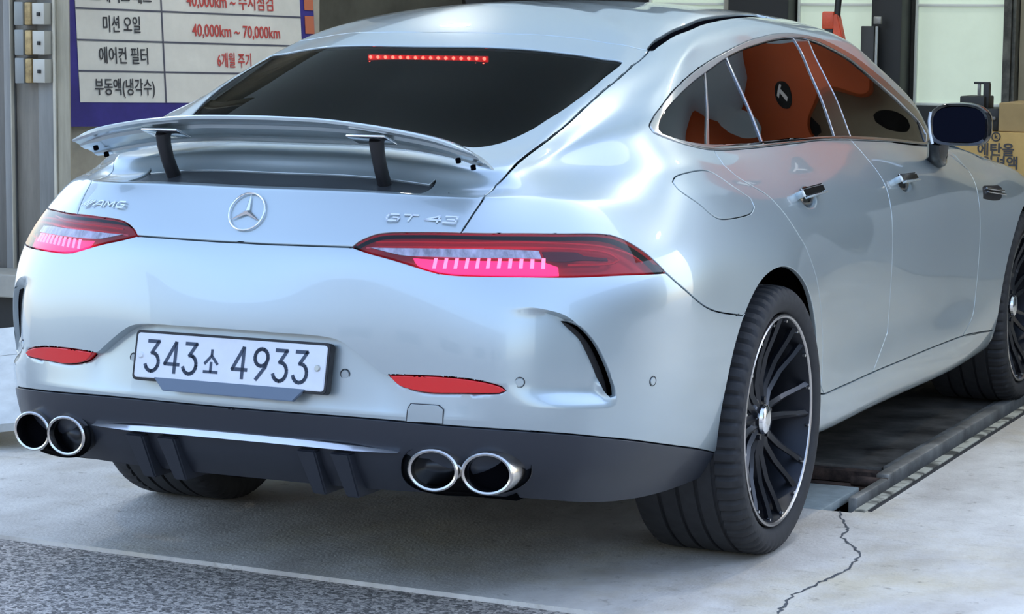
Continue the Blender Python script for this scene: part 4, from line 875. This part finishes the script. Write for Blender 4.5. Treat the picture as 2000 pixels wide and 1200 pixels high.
# dark inner body behind every gap
def liner():
    U = np.linspace(0, UL, 130); Vv = np.linspace(0, VL, 60); UV = A([(u, v) for u in U for v in Vv])
    S, N = S_at(UV), N_at(UV); P = S-N*.045; P[:,2] = np.maximum(P[:,2], .2)
    nv = len(Vv); F = []
    for i in range(len(U)-1):
        for j in range(nv-1):
            a = i*nv+j; c = UV[[a, a+1, a+nv, a+nv+1]].mean(0); p = S[[a, a+1, a+nv, a+nv+1]].mean(0)
            if min(math.hypot(p[1], p[2]-.358), math.hypot(p[1]-2.951, p[2]-.358)) < .47 and abs(p[0]) > .6: continue
            F.append((a, a+nv, a+nv+1, a+1))
    o = emit_panel('inner_shell', P, F, LINER, car, True, label='black inner shell behind the panel gaps')
liner()
# underside and wheel housings
bm = bmesh.new(); box(bm, -.66, .66, -1.0, 3.6, .29, .34); box(bm, -.80, .80, .45, 2.45, .215, .26); from_bm('floor_pan', bm, LINER, car, smooth=False)
def housing(y, s):
    V = []; F = []; n = 30
    for i in range(n+1):
        a = math.radians(4+172*i/n); c, q = math.cos(a)*.425, math.sin(a)*.425
        V += [(s*.93, y+c, .358+q), (s*.55, y+c, .358+q)]
    for i in range(n): F.append((2*i, 2*i+1, 2*i+3, 2*i+2))
    b = len(V); V.append((s*.55, y, .358))
    for i in range(n): F.append((2*i+1, b, 2*i+3))
    mesh_py('wheel_housing', V, F, LINER, car, ang=30)
for y in (0, 2.951):
    for s in (1, -1): housing(y, s)
# ---- tail lamp interiors (children of the lens) ----
lens = sorted(lamps, key=lambda o: -sum(v.co.x for v in o.data.vertices))
def in_lamps(name, poly, m, d, **k): return patch(name, poly, m, lens, d=d, **k)
lp = POLY['light']
in_lamps('lamp_housing', lp, REDH, -.028, step=.02)
in_lamps('clear_band', R1['light_clear'], CLEARB, .0022, thick=.003)
in_lamps('brake_band', R1['light_led'], LEDP, -.007, thick=.004, label='glowing pink brake band')
in_lamps('dark_bezel', R1['light_dark'], DARKB, -.005, thick=.004)
# LED ribs standing in the band
c0, c1 = cv['light_led'][0], cv['light_led'][4]
ribs = bmesh.new(); Vr = []; Fr = []
for k in range(11):
    u = .50+(.745-.50)*k/10; uv0 = A([u, .6]); h = .012
    vm = .607
    for (du, dv, dd) in ((-.004,-h,-.004),(.004,-h,-.004),(.004,h,-.004),(-.004,h,-.004)):
        q = A([u+du, vm+dv-.0]); Vr.append((S_at(q)+N_at(q)*(-.0045))[0])
    for (du, dv) in ((-.004,-h),(.004,-h),(.004,h),(-.004,h)):
        q = A([u+du, vm+dv]); Vr.append((S_at(q)+N_at(q)*(-.008))[0])
    b = 8*k; Fr += [(b,b+1,b+2,b+3),(b+4,b+7,b+6,b+5),(b,b+4,b+5,b+1),(b+1,b+5,b+6,b+2),(b+2,b+6,b+7,b+3),(b+3,b+7,b+4,b)]
ribs.free(); emit_panel('led_ribs', np.array(Vr), Fr, LEDB, lens, False)
# light guides: curved red rods
def guide(pts, r, m, d=-.006):
    q = resample(A(pts), .012); P = S_at(q)+N_at(q)*d
    V, F = tube(P, r, seg=6); V = A([tuple(v) for v in V]); emit_panel('light_guide', V, F, m, lens, False)
guide([(.35,.655),(.45,.660),(.60,.660),(.75,.659),(.88,.655),(.96,.638),(1.0,.615)], .003, REDG)
guide([(.36,.643),(.5,.647),(.7,.646),(.85,.644),(.90,.638),(.93,.622),(.90,.612),(.80,.606)], .0035, REDG)
guide([(.33,.640),(.40,.645),(.6,.6455),(.735,.645)], .0022, mat('lamp_guide_pale', (.85,.5,.55), .3))
# ---- high brake lamp behind the rear window ----
HB = mat('high_brake_led', (1,.05,.05), .3, emit=(1,.07,.05), es=22)
hb = boxes('high_brake_lamp', [(-.180,.187,-.172,-.166,1.290,1.316)], mat('high_brake_base', (.25,0,0), .4, emit=(1,.02,.02), es=1.0), car, bev=.002)
hb['label'] = 'row of lit red brake LEDs inside the rear window'
bm = bmesh.new()
for k in range(16):
    for r in range(2):
        bmesh.ops.create_icosphere(bm, subdivisions=1, radius=.0052 if r == 0 else .0030, matrix=Matrix.Translation((-.168+.346*k/15, -.177-.004*(r), 1.309-.014*r)))
o = from_bm('brake_led', bm, HB, hb); o['kind'] = 'stuff'
# ---- emblem, lettering ----
def star():
    bm = bmesh.new(); R = .048
    V, F = tube([(R*math.cos(a), R*math.sin(a), .003) for a in np.linspace(0, 2*PI, 48, endpoint=False)], .0024, seg=8, closed=True)
    vs = [bm.verts.new(v) for v in V]
    for f in F: bm.faces.new([vs[i] for i in f])
    c = bm.verts.new((0,0,.0085)); tips = []; inn = []
    for k in range(3):
        a = PI/2+2*PI*k/3; tips.append(bm.verts.new((R*math.cos(a), R*math.sin(a), .003)))
        b = a+PI/3; inn.append(bm.verts.new((.0075*math.cos(b), .0075*math.sin(b), .003)))
    for k in range(3):
        bm.faces.new([c, inn[k-1], tips[k]]); bm.faces.new([c, tips[k], inn[k]])
    return from_bm('star_emblem', bm, CHROME, car, 20)
so = star(); on_surface(so, cv['star'][0], .002); so['label'] = 'round chrome three-pointed star emblem'
def letters(txt, uv, left, sz, w, shear=0, name='lettering'):
    o = text_mesh(name, txt, sz, CHROME, car, extrude=.0016, shear=shear, sx=w, bold=.0012)
    on_surface(o, uv, .0012, left=left); return o
def strokes(name, polys, uv, left, m, parent=car, off=.0016, h=.0016, lab=None):
    """flat bevelled letter strokes in a local plane"""
    bm = bmesh.new()
    for ln, wd in polys:
        for a, b in zip(ln[:-1], ln[1:]):
            a, b = Vector(a), Vector(b); d = (b-a).normalized(); nrm = Vector((-d.y, d.x))*wd/2; e = d*wd*.35
            q = [a-e-nrm, b+e-nrm, b+e+nrm, a-e+nrm]
            lo = [bm.verts.new((p.x, p.y, 0)) for p in q]; hi = [bm.verts.new((p.x, p.y, h)) for p in q]
            bm.faces.new(hi); 
            for i in range(4): bm.faces.new([lo[i], lo[(i+1) % 4], hi[(i+1) % 4], hi[i]])
    o = from_bm(name, bm, m, parent, smooth=False); on_surface(o, uv, off, left=left)
    if lab: o['label'] = lab
    return o
W = .0042; H = .017
def G_(x): return [([(x+.026,H),(x+.004,H),(x,H*.5),(x+.004,0),(x+.028,0),(x+.030,H*.5),(x+.016,H*.5)], W)]
def T_(x): return [([(x,H),(x+.032,H)], W), ([(x+.018,H),(x+.014,0)], W)]
def four(x): return [([(x+.03,0),(x+.032,H),(x,H*.35),(x+.036,H*.35)], W)]
def three(x): return [([(x,H),(x+.028,H),(x+.026,H*.5),(x+.006,H*.5)], W), ([(x+.026,H*.5),(x+.028,0),(x-.002,0)], W)]
def shift(ps, dx, dy, sh=.25): return [([(x+dx+y*sh, y+dy) for x, y in l], w) for l, w in ps]
strokes('model_lettering', shift(G_(0)+T_(.040)+four(.092)+three(.138), -.083, -H/2), cv['text_r'][0], False, CHROME, lab='chrome letters GT 43')
A_ = lambda x: [([(x,0),(x+.018,H),(x+.03,H),(x+.034,0)], W), ([(x+.008,H*.35),(x+.032,H*.35)], W*.8)]
M_ = lambda x: [([(x,0),(x+.004,H),(x+.018,H*.25),(x+.032,H),(x+.036,0)], W)]
sl = [([(x-.010,0),(x+.012,H)], W*.9) for x in (0,.010,.020)]
strokes('badge_lettering', shift(sl+A_(.034)+M_(.076)+G_(.122), -.075, -H/2, .15), cv['text_r'][0], True, CHROME, lab='chrome letters AMG behind slanted bars')
# ---- number plate ----
Pt = Vector((0,-1.1905,.655)); Pb = Vector((0,-1.2135,.549)); up = (Pt-Pb).normalized(); rt = Vector((1,0,0)); nn = rt.cross(up); ctr = (Pt+Pb)/2
plate = empty('number_plate', (0,0,0)); plate.parent = car
plate.matrix_local = Matrix(((rt.x,up.x,nn.x,ctr.x),(rt.y,up.y,nn.y,ctr.y),(rt.z,up.z,nn.z,ctr.z),(0,0,0,1)))
plate['label'] = 'white number plate reading 343소 4933'
def rrect(w, h, r, n=5):
    out = []
    for cx, cy, a0 in ((w/2-r,h/2-r,0),(-w/2+r,h/2-r,90),(-w/2+r,-h/2+r,180),(w/2-r,-h/2+r,270)):
        for k in range(n+1): a = math.radians(a0+90*k/n); out.append((cx+r*math.cos(a), cy+r*math.sin(a)))
    return out
def slab(name, outl, z0, z1, m, parent, bev=.0015):
    bm = bmesh.new(); lo = [bm.verts.new((x, y, z0)) for x, y in outl]; f = bm.faces.new(lo)
    r = bmesh.ops.extrude_face_region(bm, geom=[f]); tv = [v for v in r['geom'] if isinstance(v, bmesh.types.BMVert)]
    for v in tv: v.co.z = z1
    te = [e for e in bm.edges if all(abs(v.co.z-z1) < 1e-6 for v in e.verts)]
    if bev: bmesh.ops.bevel(bm, geom=te, offset=bev, segments=2, affect='EDGES')
    return from_bm(name, bm, m, parent, 40)
slab('plate_frame', rrect(.536,.121,.011), -.022, .0, PLAST, plate); 
slab('plate_face', rrect(.522,.108,.008), -.004, .003, noisy(mat('plate_white', (.72,.74,.78), .35), 20, .96, 1.02), plate)
INK = mat('plate_ink', (.03,.05,.09), .4)
def arc(cx, cy, r, a0, a1, n=10, ry=None): return [(cx+r*math.cos(math.radians(a0+(a1-a0)*k/n)), cy+(ry or r)*math.sin(math.radians(a0+(a1-a0)*k/n))) for k in range(n+1)]
PW = .0088; PHt = .072
def p3(): return [[(-.015,.036),(.014,.036),(-.004,.008)]+arc(-.002,-.014,.0185,82,-160,14,.022)]
def p4(): return [[(.008,.036),(-.019,-.016),(.020,-.016)], [(.009,.036),(.009,-.036)]]
def p9(): return [arc(0,.016,.0175,0,360,20,.020), [(.0175,.014),(.012,-.006),(-.010,-.036)]]
def so_(): return [[(0,.026),(0,.012),(-.018,-.008)], [(0,.012),(.018,-.008)], [(0,-.006),(0,-.028)], [(-.019,-.029),(.019,-.029)]]
def plate_chars():
    for k, (ch, x, s, nm) in enumerate(((p3,-.212,1,'digit_three'),(p4,-.158,1,'digit_four'),(p3,-.106,1,'digit_three'),(so_,-.048,.95,'syllable_so'),(p4,.030,1,'digit_four'),(p9,.088,1,'digit_nine'),(p3,.142,1,'digit_three'),(p3,.196,1,'digit_three'))):
        bm = bmesh.new()
        for ln in ch():
            for a, b in zip(ln[:-1], ln[1:]):
                a, b = Vector(a)*s, Vector(b)*s
                if (b-a).length < 1e-6: continue
                d = (b-a).normalized(); w = PW*(.8 if ch is so_ else 1); nrm = Vector((-d.y, d.x))*w/2; e = d*w*.30
                bm.faces.new([bm.verts.new((p.x+x, p.y-.001, .0036)) for p in (a-e-nrm, b+e-nrm, b+e+nrm, a-e+nrm)])
        from_bm(nm, bm, INK, plate, smooth=False)
plate_chars()
for x in (-.246, .240):
    bm = bmesh.new(); bmesh.ops.create_cone(bm, cap_ends=True, segments=16, radius1=.0085, radius2=.006, depth=.005, matrix=Matrix.Translation((x,0,.005))); from_bm('plate_bolt', bm, mat('bolt_grey', (.5,.5,.45), .4, .6) if x > 0 else PLAST and mat('bolt_white', (.7,.72,.75), .4), plate, 30)
slab('plate_bracket', [(-.205,-.050),(.215,-.050),(.182,-.082),(-.175,-.082)], -.006, .004, mat('bracket_blue_grey', (.13,.17,.23), .4, .5), plate)['label'] = 'blue-grey metal bracket under the plate'
# ---- valance details ----
sl_ = [(-.425,.4115),(-.30,.4215),(-.12,.4275),(0,.4285),(.12,.4275),(.30,.4215),(.425,.4115),(.30,.407),(.12,.409),(0,.410),(-.12,.409),(-.30,.407)]
def strip():
    n = 40; V = []; F = []
    for i in range(n+1):
        x = -.425+.85*i/n; t = abs(x)/.425; yb = np.interp(abs(x), [0,.3,.54], [-1.178,-1.166,-1.125])
        h = .0072*(1-t**4)+.0004; zc = .4205-.010*t**2
        for dz, dy in ((h,.004),(h*.85,-.001),(-h,-.011),(-h,.006)): V.append((x, yb-.005+dy, zc+dz))
    for i in range(n):
        for k in range(4): F.append((4*i+k, 4*i+(k+1) % 4, 4*i+4+(k+1) % 4, 4*i+4+k))
    return mesh_py('diffuser_strip', V, F, mat('bright_strip', (.85,.86,.88), .32, .9), car, recalc=True)
strip()['label'] = 'bright metal strip across the valance'
for x in (-.285,-.195,.195,.285):
    bm = bmesh.new(); q = box(bm, x-.026, x+.026, -1.187, -.98, .284, .402)
    for v in q:
        v.co.x = x+(v.co.x-x)*(1.0 if v.co.z > .35 else .7)
        if v.co.z < .35 and v.co.y < -1.1: v.co.y += .072
    bmesh.ops.bevel(bm, geom=bm.edges[:], offset=.004, segments=2, affect='EDGES'); from_bm('diffuser_fin', bm, VALM, car, 30)
def exhaust(s):
    for x, y, z in ((.511,-1.143,.374),(.635,-1.112,.371)):
        e = empty('exhaust_tip', (0,0,0)); e.parent = car
        tilt = (x-.45)*.35+.10
        def ring(r, dy, n=40): return [Vector((s*x+r*math.cos(a), y+dy+(r*math.cos(a))*s*tilt-.0*math.sin(a), z+r*.80*math.sin(a))) for a in np.linspace(0, 2*PI, n, endpoint=False)]
        prof = [(.0625,.14),(.0640,.05),(.0640,.006),(.0625,-.001),(.0585,-.004),(.0535,-.002),(.0515,.006),(.0515,.02)]
        V = []; F = []
        for r, dy in prof: V += ring(r, dy)
        for i in range(len(prof)-1):
            for k in range(40): F.append((i*40+k, i*40+(k+1) % 40, (i+1)*40+(k+1) % 40, (i+1)*40+k))
        mesh_py('tip_ring', V, F, mat('steel_tip', (.62,.60,.57), .18, 1) if 'steel_tip' not in bpy.data.materials else bpy.data.materials['steel_tip'], e, recalc=True)
        V = []; F = []
        for r, dy in ((.0517,.012),(.0505,.036)): V += ring(r, dy)
        for k in range(40): F.append((k, (k+1) % 40, 40+(k+1) % 40, 40+k))
        F.append(tuple(range(40,80))); mesh_py('pipe_bore', V, F, LINER, e, recalc=True)
    # dark cut-out the two tips sit in
    P = []
    cx, cz, hw, hh = .571, .375, .140, .062
    n = 48; V = []; F = []
    for dy, g in ((-.006,.0),(.0,.0),(.045,-.012)):
        for k in range(n):
            a = 2*PI*k/n; px_ = cx+(hw+g)*math.copysign(abs(math.cos(a))**.75, math.cos(a)); pz = cz+(hh+g)*math.copysign(abs(math.sin(a))**.8, math.sin(a))
            yy = np.interp(px_, [.3,.45,.54,.62,.69,.76,.80], [-1.155,-1.142,-1.118,-1.085,-1.042,-.985,-.93])
            V.append((s*px_, yy+dy, pz))
    for i in range(2):
        for k in range(n): F.append((i*n+k, i*n+(k+1) % n, (i+1)*n+(k+1) % n, (i+1)*n+k))
    F.append(tuple(range(n, 2*n)))
    mesh_py('exhaust_surround', V, F, mat('surround_black', (.006,.007,.009), .35) if 'surround_black' not in bpy.data.materials else bpy.data.materials['surround_black'], car, recalc=True, ang=30)
for s in (1,-1): exhaust(s)
# parking sensors
def sensor(uv, left, m, r=.0105, d=0):
    bm = bmesh.new(); bmesh.ops.create_cone(bm, cap_ends=True, segments=24, radius1=r, radius2=r*.85, depth=.003)
    V, F = tube([(r*1.12*math.cos(a), r*1.12*math.sin(a), -.0003) for a in np.linspace(0, 2*PI, 24, endpoint=False)], .0009, seg=5, closed=True)
    o = from_bm('parking_sensor', bm, m, car, 30); on_surface(o, uv, .0005+d, left=left, usedisp=True)
    V, F = tube([(r*1.12*math.cos(a), r*1.12*math.sin(a), 0) for a in np.linspace(0, 2*PI, 24, endpoint=False)], .0010, seg=5, closed=True)
    mesh_py('sensor_ring', V, F, PLAST, o)
for k in ('sensor1','sensor2','sensor3'):
    for l in (False, True): sensor(cv[k][0], l, PAINT)
# ---- door handles ----
def handle(uv, left):
    e = empty('door_handle', (0,0,0)); e.parent = car; on_surface(e, uv, 0, left=left)
    bm = bmesh.new(); vs = box(bm, -.098, .098, -.004, .024, .018, .036, bev=0)
    for v in vs:
        if abs(v.co.x) > .09 and v.co.z > .03: v.co.z -= .010
    bmesh.ops.bevel(bm, geom=bm.edges[:], offset=.0055, segments=3, affect='EDGES'); from_bm('handle_bar', bm, CHROME, e, 30)
    for x in (-.082, .082):
        bm = bmesh.new(); box(bm, x-.012, x+.012, .000, .020, -.006, .024, bev=.003); from_bm('handle_foot', bm, PAINT, e, 30)
    bm = bmesh.new(); box(bm, -.088, .088, -.0075, -.003, .019, .033, bev=.001); from_bm('handle_insert', bm, PAINT, e, 30)
    bm = bmesh.new(); bmesh.ops.create_uvsphere(bm, u_segments=24, v_segments=10, radius=1, matrix=Matrix.Translation((.01,.010,-.016))@Matrix.Diagonal((.082,.034,.020,1))); from_bm('handle_cup_shade', bm, BLACKP, e, 30)  # black ellipsoid stands in for the shade in the hollow behind the bar
    return
    pts = [(x, -.004*(x/.1)**2, z) for x, z in ((-.098,-.004),(-.09,.010),(-.075,.024),(-.04,.031),(0,.033),(.04,.031),(.075,.024),(.09,.010),(.098,-.004))]
    tube_obj('handle_bar', pts, [.010,.012,.0135,.014,.014,.014,.0135,.012,.010], PAINT, e, seg=12, flat=(1,.55))
    tube_obj('handle_insert', [(x, .0085, .034-.07*abs(x)**1.6) for x in np.linspace(-.07,.07,9)], .0035, CHROME, e, seg=6)
for k in ('handle1','handle2'):
    for l in (False, True): handle(cv[k][0], l)
# ---- side vent behind the front wheel ----
patch('fender_vent', resample(cv['side_vent'], .012, closed=True), PLAST, car, d=.001, step=.012, thick=.004, label='black fender vent')
for k_ in (.36,.66):
    a_, b_ = cv['side_vent'][0]+A([.01,-.018*0-.048*(k_-.1)]), cv['side_vent'][2]+A([-.012,-.055*(k_-.1)]); P_ = S_at(np.stack([a_, b_]))+N_at(np.stack([a_, b_]))*.006
    V_, F_ = tube([P_[0], P_[1]], .004, seg=8); emit_panel('vent_bar', A([tuple(v) for v in V_]), F_, CHROME, car, False)
# ---- mirrors ----
def mirror(s):
    e = empty('door_mirror', (s*.99,1.76,1.075)); e.parent = car; e['label'] = 'black door mirror'
    def sup(w, h, n=36, ex=.62, skew=0): 
        return [(w*math.copysign(abs(math.cos(a))**ex, math.cos(a)), h*math.copysign(abs(math.sin(a))**ex, math.sin(a))) for a in np.linspace(0, 2*PI, n, endpoint=False)]
    prof = [(.0,.86),(-.006,.97),(.0,1.0),(.03,1.02),(.07,.95),(.11,.72),(.135,.35)]
    V = []; F = []; n = 36
    for dy, k in prof:
        for x, z in sup(.098*k, .070*k): V.append((s*(x+.02*(z > 0)*(-z)*2), dy+.10*x, z+.0+(.010*math.cos(x*12))))
    for i in range(len(prof)-1):
        for k in range(n): F.append((i*n+k, i*n+(k+1) % n, (i+1)*n+(k+1) % n, (i+1)*n+k))
    F.append(tuple(range((len(prof)-1)*n, len(prof)*n)))
    mesh_py('mirror_housing', V, F, BLACKP, e, recalc=True)
    V = [(s*x, -.001+.10*x, z+.010*math.cos(x*12)) for x, z in sup(.086, .058)]
    mesh_py('mirror_glass', V+[(v[0], v[1]+.004, v[2]) for v in V], [tuple(range(n)), tuple(range(n, 2*n))[::-1]]+[(k, (k+1) % n, n+(k+1) % n, n+k) for k in range(n)], mat('mirror_dark', (.004,.005,.012), .5, 0, 0, spec=.03), e, recalc=True, ang=30)
    tube_obj('mirror_stalk', [(s*-.075,.03,-.05),(s*-.085,.06,-.09),(s*-.105,.12,-.125),(s*-.135,.2,-.14)], [.030,.028,.030,.022], BLACKP, e, seg=12, flat=(1.2,.6))
    tube_obj('bright_edge', [(s*x, .0+.10*x-.008, z) for x, z in ((-.092,.05),(-.096,.02),(-.092,-.02),(-.083,-.055))], .005, mat('mirror_edge', (.75,.82,.9), .25, .2), e, seg=6)
for s in (1,-1): mirror(s)
# ---- rear wing on two stays ----
def wing():
    wg = empty('rear_wing', (0,0,0)); wg.parent = car; wg['label'] = 'raised silver rear wing on two black stays'
    # stations: half span x -> trailing edge (y,z), leading edge (y,z)
    st = [(0,(-1.085,1.178),(-.850,1.104)),(.15,(-1.083,1.176),(-.850,1.104)),(.30,(-1.076,1.164),(-.855,1.098)),(.40,(-1.066,1.1495),(-.865,1.088)),(.47,(-1.057,1.136),(-.880,1.077)),(.52,(-1.047,1.120),(-.902,1.067)),(.556,(-1.037,1.1055),(-.915,1.060))]
    xs = A([q[0] for q in st]); X = np.linspace(-.556, .556, 81)
    def f(col): 
        v = A([[q[1][0],q[1][1],q[2][0],q[2][1]][col] for q in st]); xx = np.concatenate([-xs[:0:-1], xs]); vv = np.concatenate([v[:0:-1], v]); return spline_loc(xx, vv[:,None], X)[:,0]
    ty, tz, ly, lz = f(0), f(1), f(2), f(3)
    # chord section: t from trailing(0) to leading(1), thickness below
    sec = [(0,0),(.02,.0045),(.12,.010),(.35,.016),(.65,.017),(.9,.009),(1,0),(.93,-.008),(.80,-.009),(.78,-.003),(.55,-.004),(.50,-.011),(.30,-.010),(.27,-.003),(.10,-.003),(.07,-.009),(.01,-.006)]
    V = []; F = []; m = len(sec)
    for i in range(len(X)):
        T = Vector((X[i], ty[i], tz[i])); Ld = Vector((X[i], ly[i], lz[i])); c = Ld-T; nrm = Vector((0, -c.z, c.y)).normalized()
        if nrm.z < 0: nrm = -nrm
        ed = 1.0 if abs(X[i]) < .5 else max(.35, 1-(abs(X[i])-.5)/.06*.65)
        for t, h in sec: V.append(T+c*t+nrm*h*ed)
    for i in range(len(X)-1):
        for k in range(m): F.append((i*m+k, i*m+(k+1) % m, (i+1)*m+(k+1) % m, (i+1)*m+k))
    F.append(tuple(range(m))); F.append(tuple((len(X)-1)*m+k for k in range(m)))
    mesh_py('wing_blade', V, F, PAINT, wg, recalc=True, ang=28)
    for s in (1,-1):
        # stay
        c = [(s*.297,-1.022,1.128),(s*.2975,-1.016,1.100),(s*.297,-1.003,1.067),(s*.296,-.988,1.040),(s*.295,-.970,1.012)]
        tube_obj('wing_stay', c, [.0225,.021,.020,.020,.0205], PLAST, wg, seg=14, flat=(1,.75))
        bm = bmesh.new(); rr = Matrix.Rotation(math.radians(-17), 3, 'X')
        box(bm, s*.286-.052, s*.286+.052, -1.060, -.990, 1.126, 1.134, bev=.003, rot=rr); from_bm('stay_plate', bm, CHROME, wg, 30)
        for (x, y, z) in ((.505,-1.0006,1.0895),(.515,-.940,1.0705)):
            bm = bmesh.new(); bmesh.ops.create_cone(bm, cap_ends=True, segments=14, radius1=.0065, radius2=.0065, depth=.01, matrix=Matrix.Translation((s*x, y-.006, z-.004))@Matrix.Rotation(math.radians(20), 4, 'X')); from_bm('end_screw', bm, LINER, wg, 30)
wing()
# ---- wheels ----
TYRE_R, TYRE_W = .361, .30
def tyre_mesh():
    prof = []  # (x from outer face inward, r)
    for x, r in ((-.020,.285),(-.006,.290),(.004,.300),(.010,.318),(.009,.334),(.003,.346),(-.006,.354),(-.018,.3585),(-.034,.3605)): prof.append((x, r))
    g = [.062,.112,.165,.218]
    xs = [-.034]
    for c in g: xs += [-(c-.0055), -(c-.0045), -(c+.0045), -(c+.0055)]
    pr = prof[:]
    for c in g: pr += [(-(c-.006), .361), (-(c-.005), .353), (-(c+.005), .353), (-(c+.006), .361)]
    pr += [(-.266,.3605),(-.284,.357),(-.296,.345),(-.305,.320),(-.300,.295),(-.285,.285)]
    n = len(pr); seg = 244; V = []; F = []
    for k in range(seg):
        q = 2*PI*k/seg
        for i, (a, r) in enumerate(pr):
            sipe = (k % 4 == 0) and (-.004 < -a < .057 or -a > .268) and r > .345
            rr = r-(.008 if sipe else 0)
            V.append((a, rr*math.sin(q), rr*math.cos(q)))
    for k in range(seg):
        for i in range(n-1): F.append((k*n+i, k*n+i+1, ((k+1) % seg)*n+i+1, ((k+1) % seg)*n+i))
    return V, F
WB = mat('wheel_black', (.009,.010,.014), .34, .2, .25); WR = mat('rim_machined', (.50,.48,.47), .3, 1); WI = mat('rim_barrel', (.02,.022,.028), .4, .7)
def bmesh_from(V, F):
    bm = bmesh.new(); vs = [bm.verts.new(v) for v in V]
    for f in F: bm.faces.new([vs[i] for i in f])
    return bm
def make_wheel():
    e = empty('wheel', (0,0,0)); e.parent = car
    mesh_py('tyre', *tyre_mesh(), RUB, e, 32, recalc=True)
    V, F = lathe([(-.004,.2735),(.000,.2755),(.002,.2795),(.000,.2835),(-.006,.2850),(-.012,.2830)], 96); mesh_py('rim_lip', V, F, WR, e, recalc=True)
    V, F = lathe([(-.003,.2735),(-.012,.2690),(-.035,.262),(-.08,.250),(-.24,.245),(-.27,.262),(-.28,.280)], 96); mesh_py('rim_barrel', V, F, WI, e, recalc=True)
    # spokes in pairs
    bm = bmesh.new(); NS = 16
    for k in range(NS):
        a = 2*PI*(k/NS)+(.045 if k % 2 else -.045)+.12
        pts = [(.045,-.050,.012,.020,a+(-.10 if k % 2 else .10)),(.10,-.056,.011,.018,a+(-.02 if k % 2 else .02)),(.17,-.044,.0095,.016,a),(.235,-.020,.008,.015,a),(.272,-.008,.011,.018,a)]
        rows = []
        for r, x, hw, dp, q in pts:
            c, s_ = math.cos(q), math.sin(q)
            rows.append([bm.verts.new((x+dx, r*s_+wv*c, r*c-wv*s_)) for wv, dx in ((-hw,-.004),(0,.004),(hw,-.004),(hw*.7,-dp),(-hw*.7,-dp))])
        for i in range(len(rows)-1):
            for j in range(5): bm.faces.new([rows[i][j], rows[i][(j+1) % 5], rows[i+1][(j+1) % 5], rows[i+1][j]])
        bm.faces.new(rows[0]); bm.faces.new(rows[-1])
        if k == 0: bm0 = bm
        o = from_bm('spoke', bm, WB, e, 25); bm = bmesh.new()
    bm.free()
    V, F = lathe([(-.060,.0),(-.040,.001),(-.037,.020),(-.036,.033),(-.040,.038),(-.05,.040),(-.052,.060),(-.075,.085),(-.10,.085)], 48); mesh_py('hub', V, F, WB, e, recalc=True)
    V, F = lathe([(-.0300,0),(-.0300,.014),(-.0315,.032),(-.035,.038),(-.044,.041)], 32); c = mesh_py('hub_cap', V, F, CHROME, e, recalc=True); c['label'] = 'chrome hub cap'
    for k in range(5):
        a = 2*PI*k/5; bm = bmesh.new(); bmesh.ops.create_cone(bm, cap_ends=True, segments=12, radius1=.008, radius2=.007, depth=.02, matrix=Matrix.Translation((-.052, .055*math.sin(a), .055*math.cos(a)))@Matrix.Rotation(PI/2, 4, 'Y')); from_bm('wheel_bolt', bm, WB, e, 30)
    for k in range(16):
        a = 2*PI*(k+.5)/16; bm = bmesh.new(); bmesh.ops.create_cone(bm, cap_ends=True, segments=8, radius1=.0045, radius2=.004, depth=.008, matrix=Matrix.Translation((-.006, .266*math.sin(a), .266*math.cos(a)))@Matrix.Rotation(PI/2, 4, 'Y')); from_bm('rim_stud', bm, CHROME, e, 30)
    V, F = lathe([(-.112,.09),(-.112,.185),(-.118,.188),(-.138,.188),(-.145,.18),(-.145,.09)], 64); mesh_py('brake_disc', V, F, mat('disc_steel', (.5,.5,.5), .3, 1), e, recalc=True)
    bm = bmesh.new(); box(bm, -.16, -.092, -.20, -.11, -.07, .09, bev=.01); from_bm('brake_caliper', bm, mat('caliper_grey', (.35,.36,.38), .4, .7), e, 30)
    return e
def copy_tree(o, parent=None):
    c = o.copy(); COL.objects.link(c)
    if parent: c.parent = parent
    for ch in list(o.children): copy_tree(ch, c)
    return c
w0 = make_wheel(); w0.location = (.973,0,.358)
for x, y in ((-.973,0),(.960,2.951),(-.960,2.951)):
    c = copy_tree(w0); c.parent = car; c.location = (x,y,.358); c.rotation_euler = (0,0,PI if x < 0 else 0)
    if x > 0: c.rotation_euler = (.3,0,0)
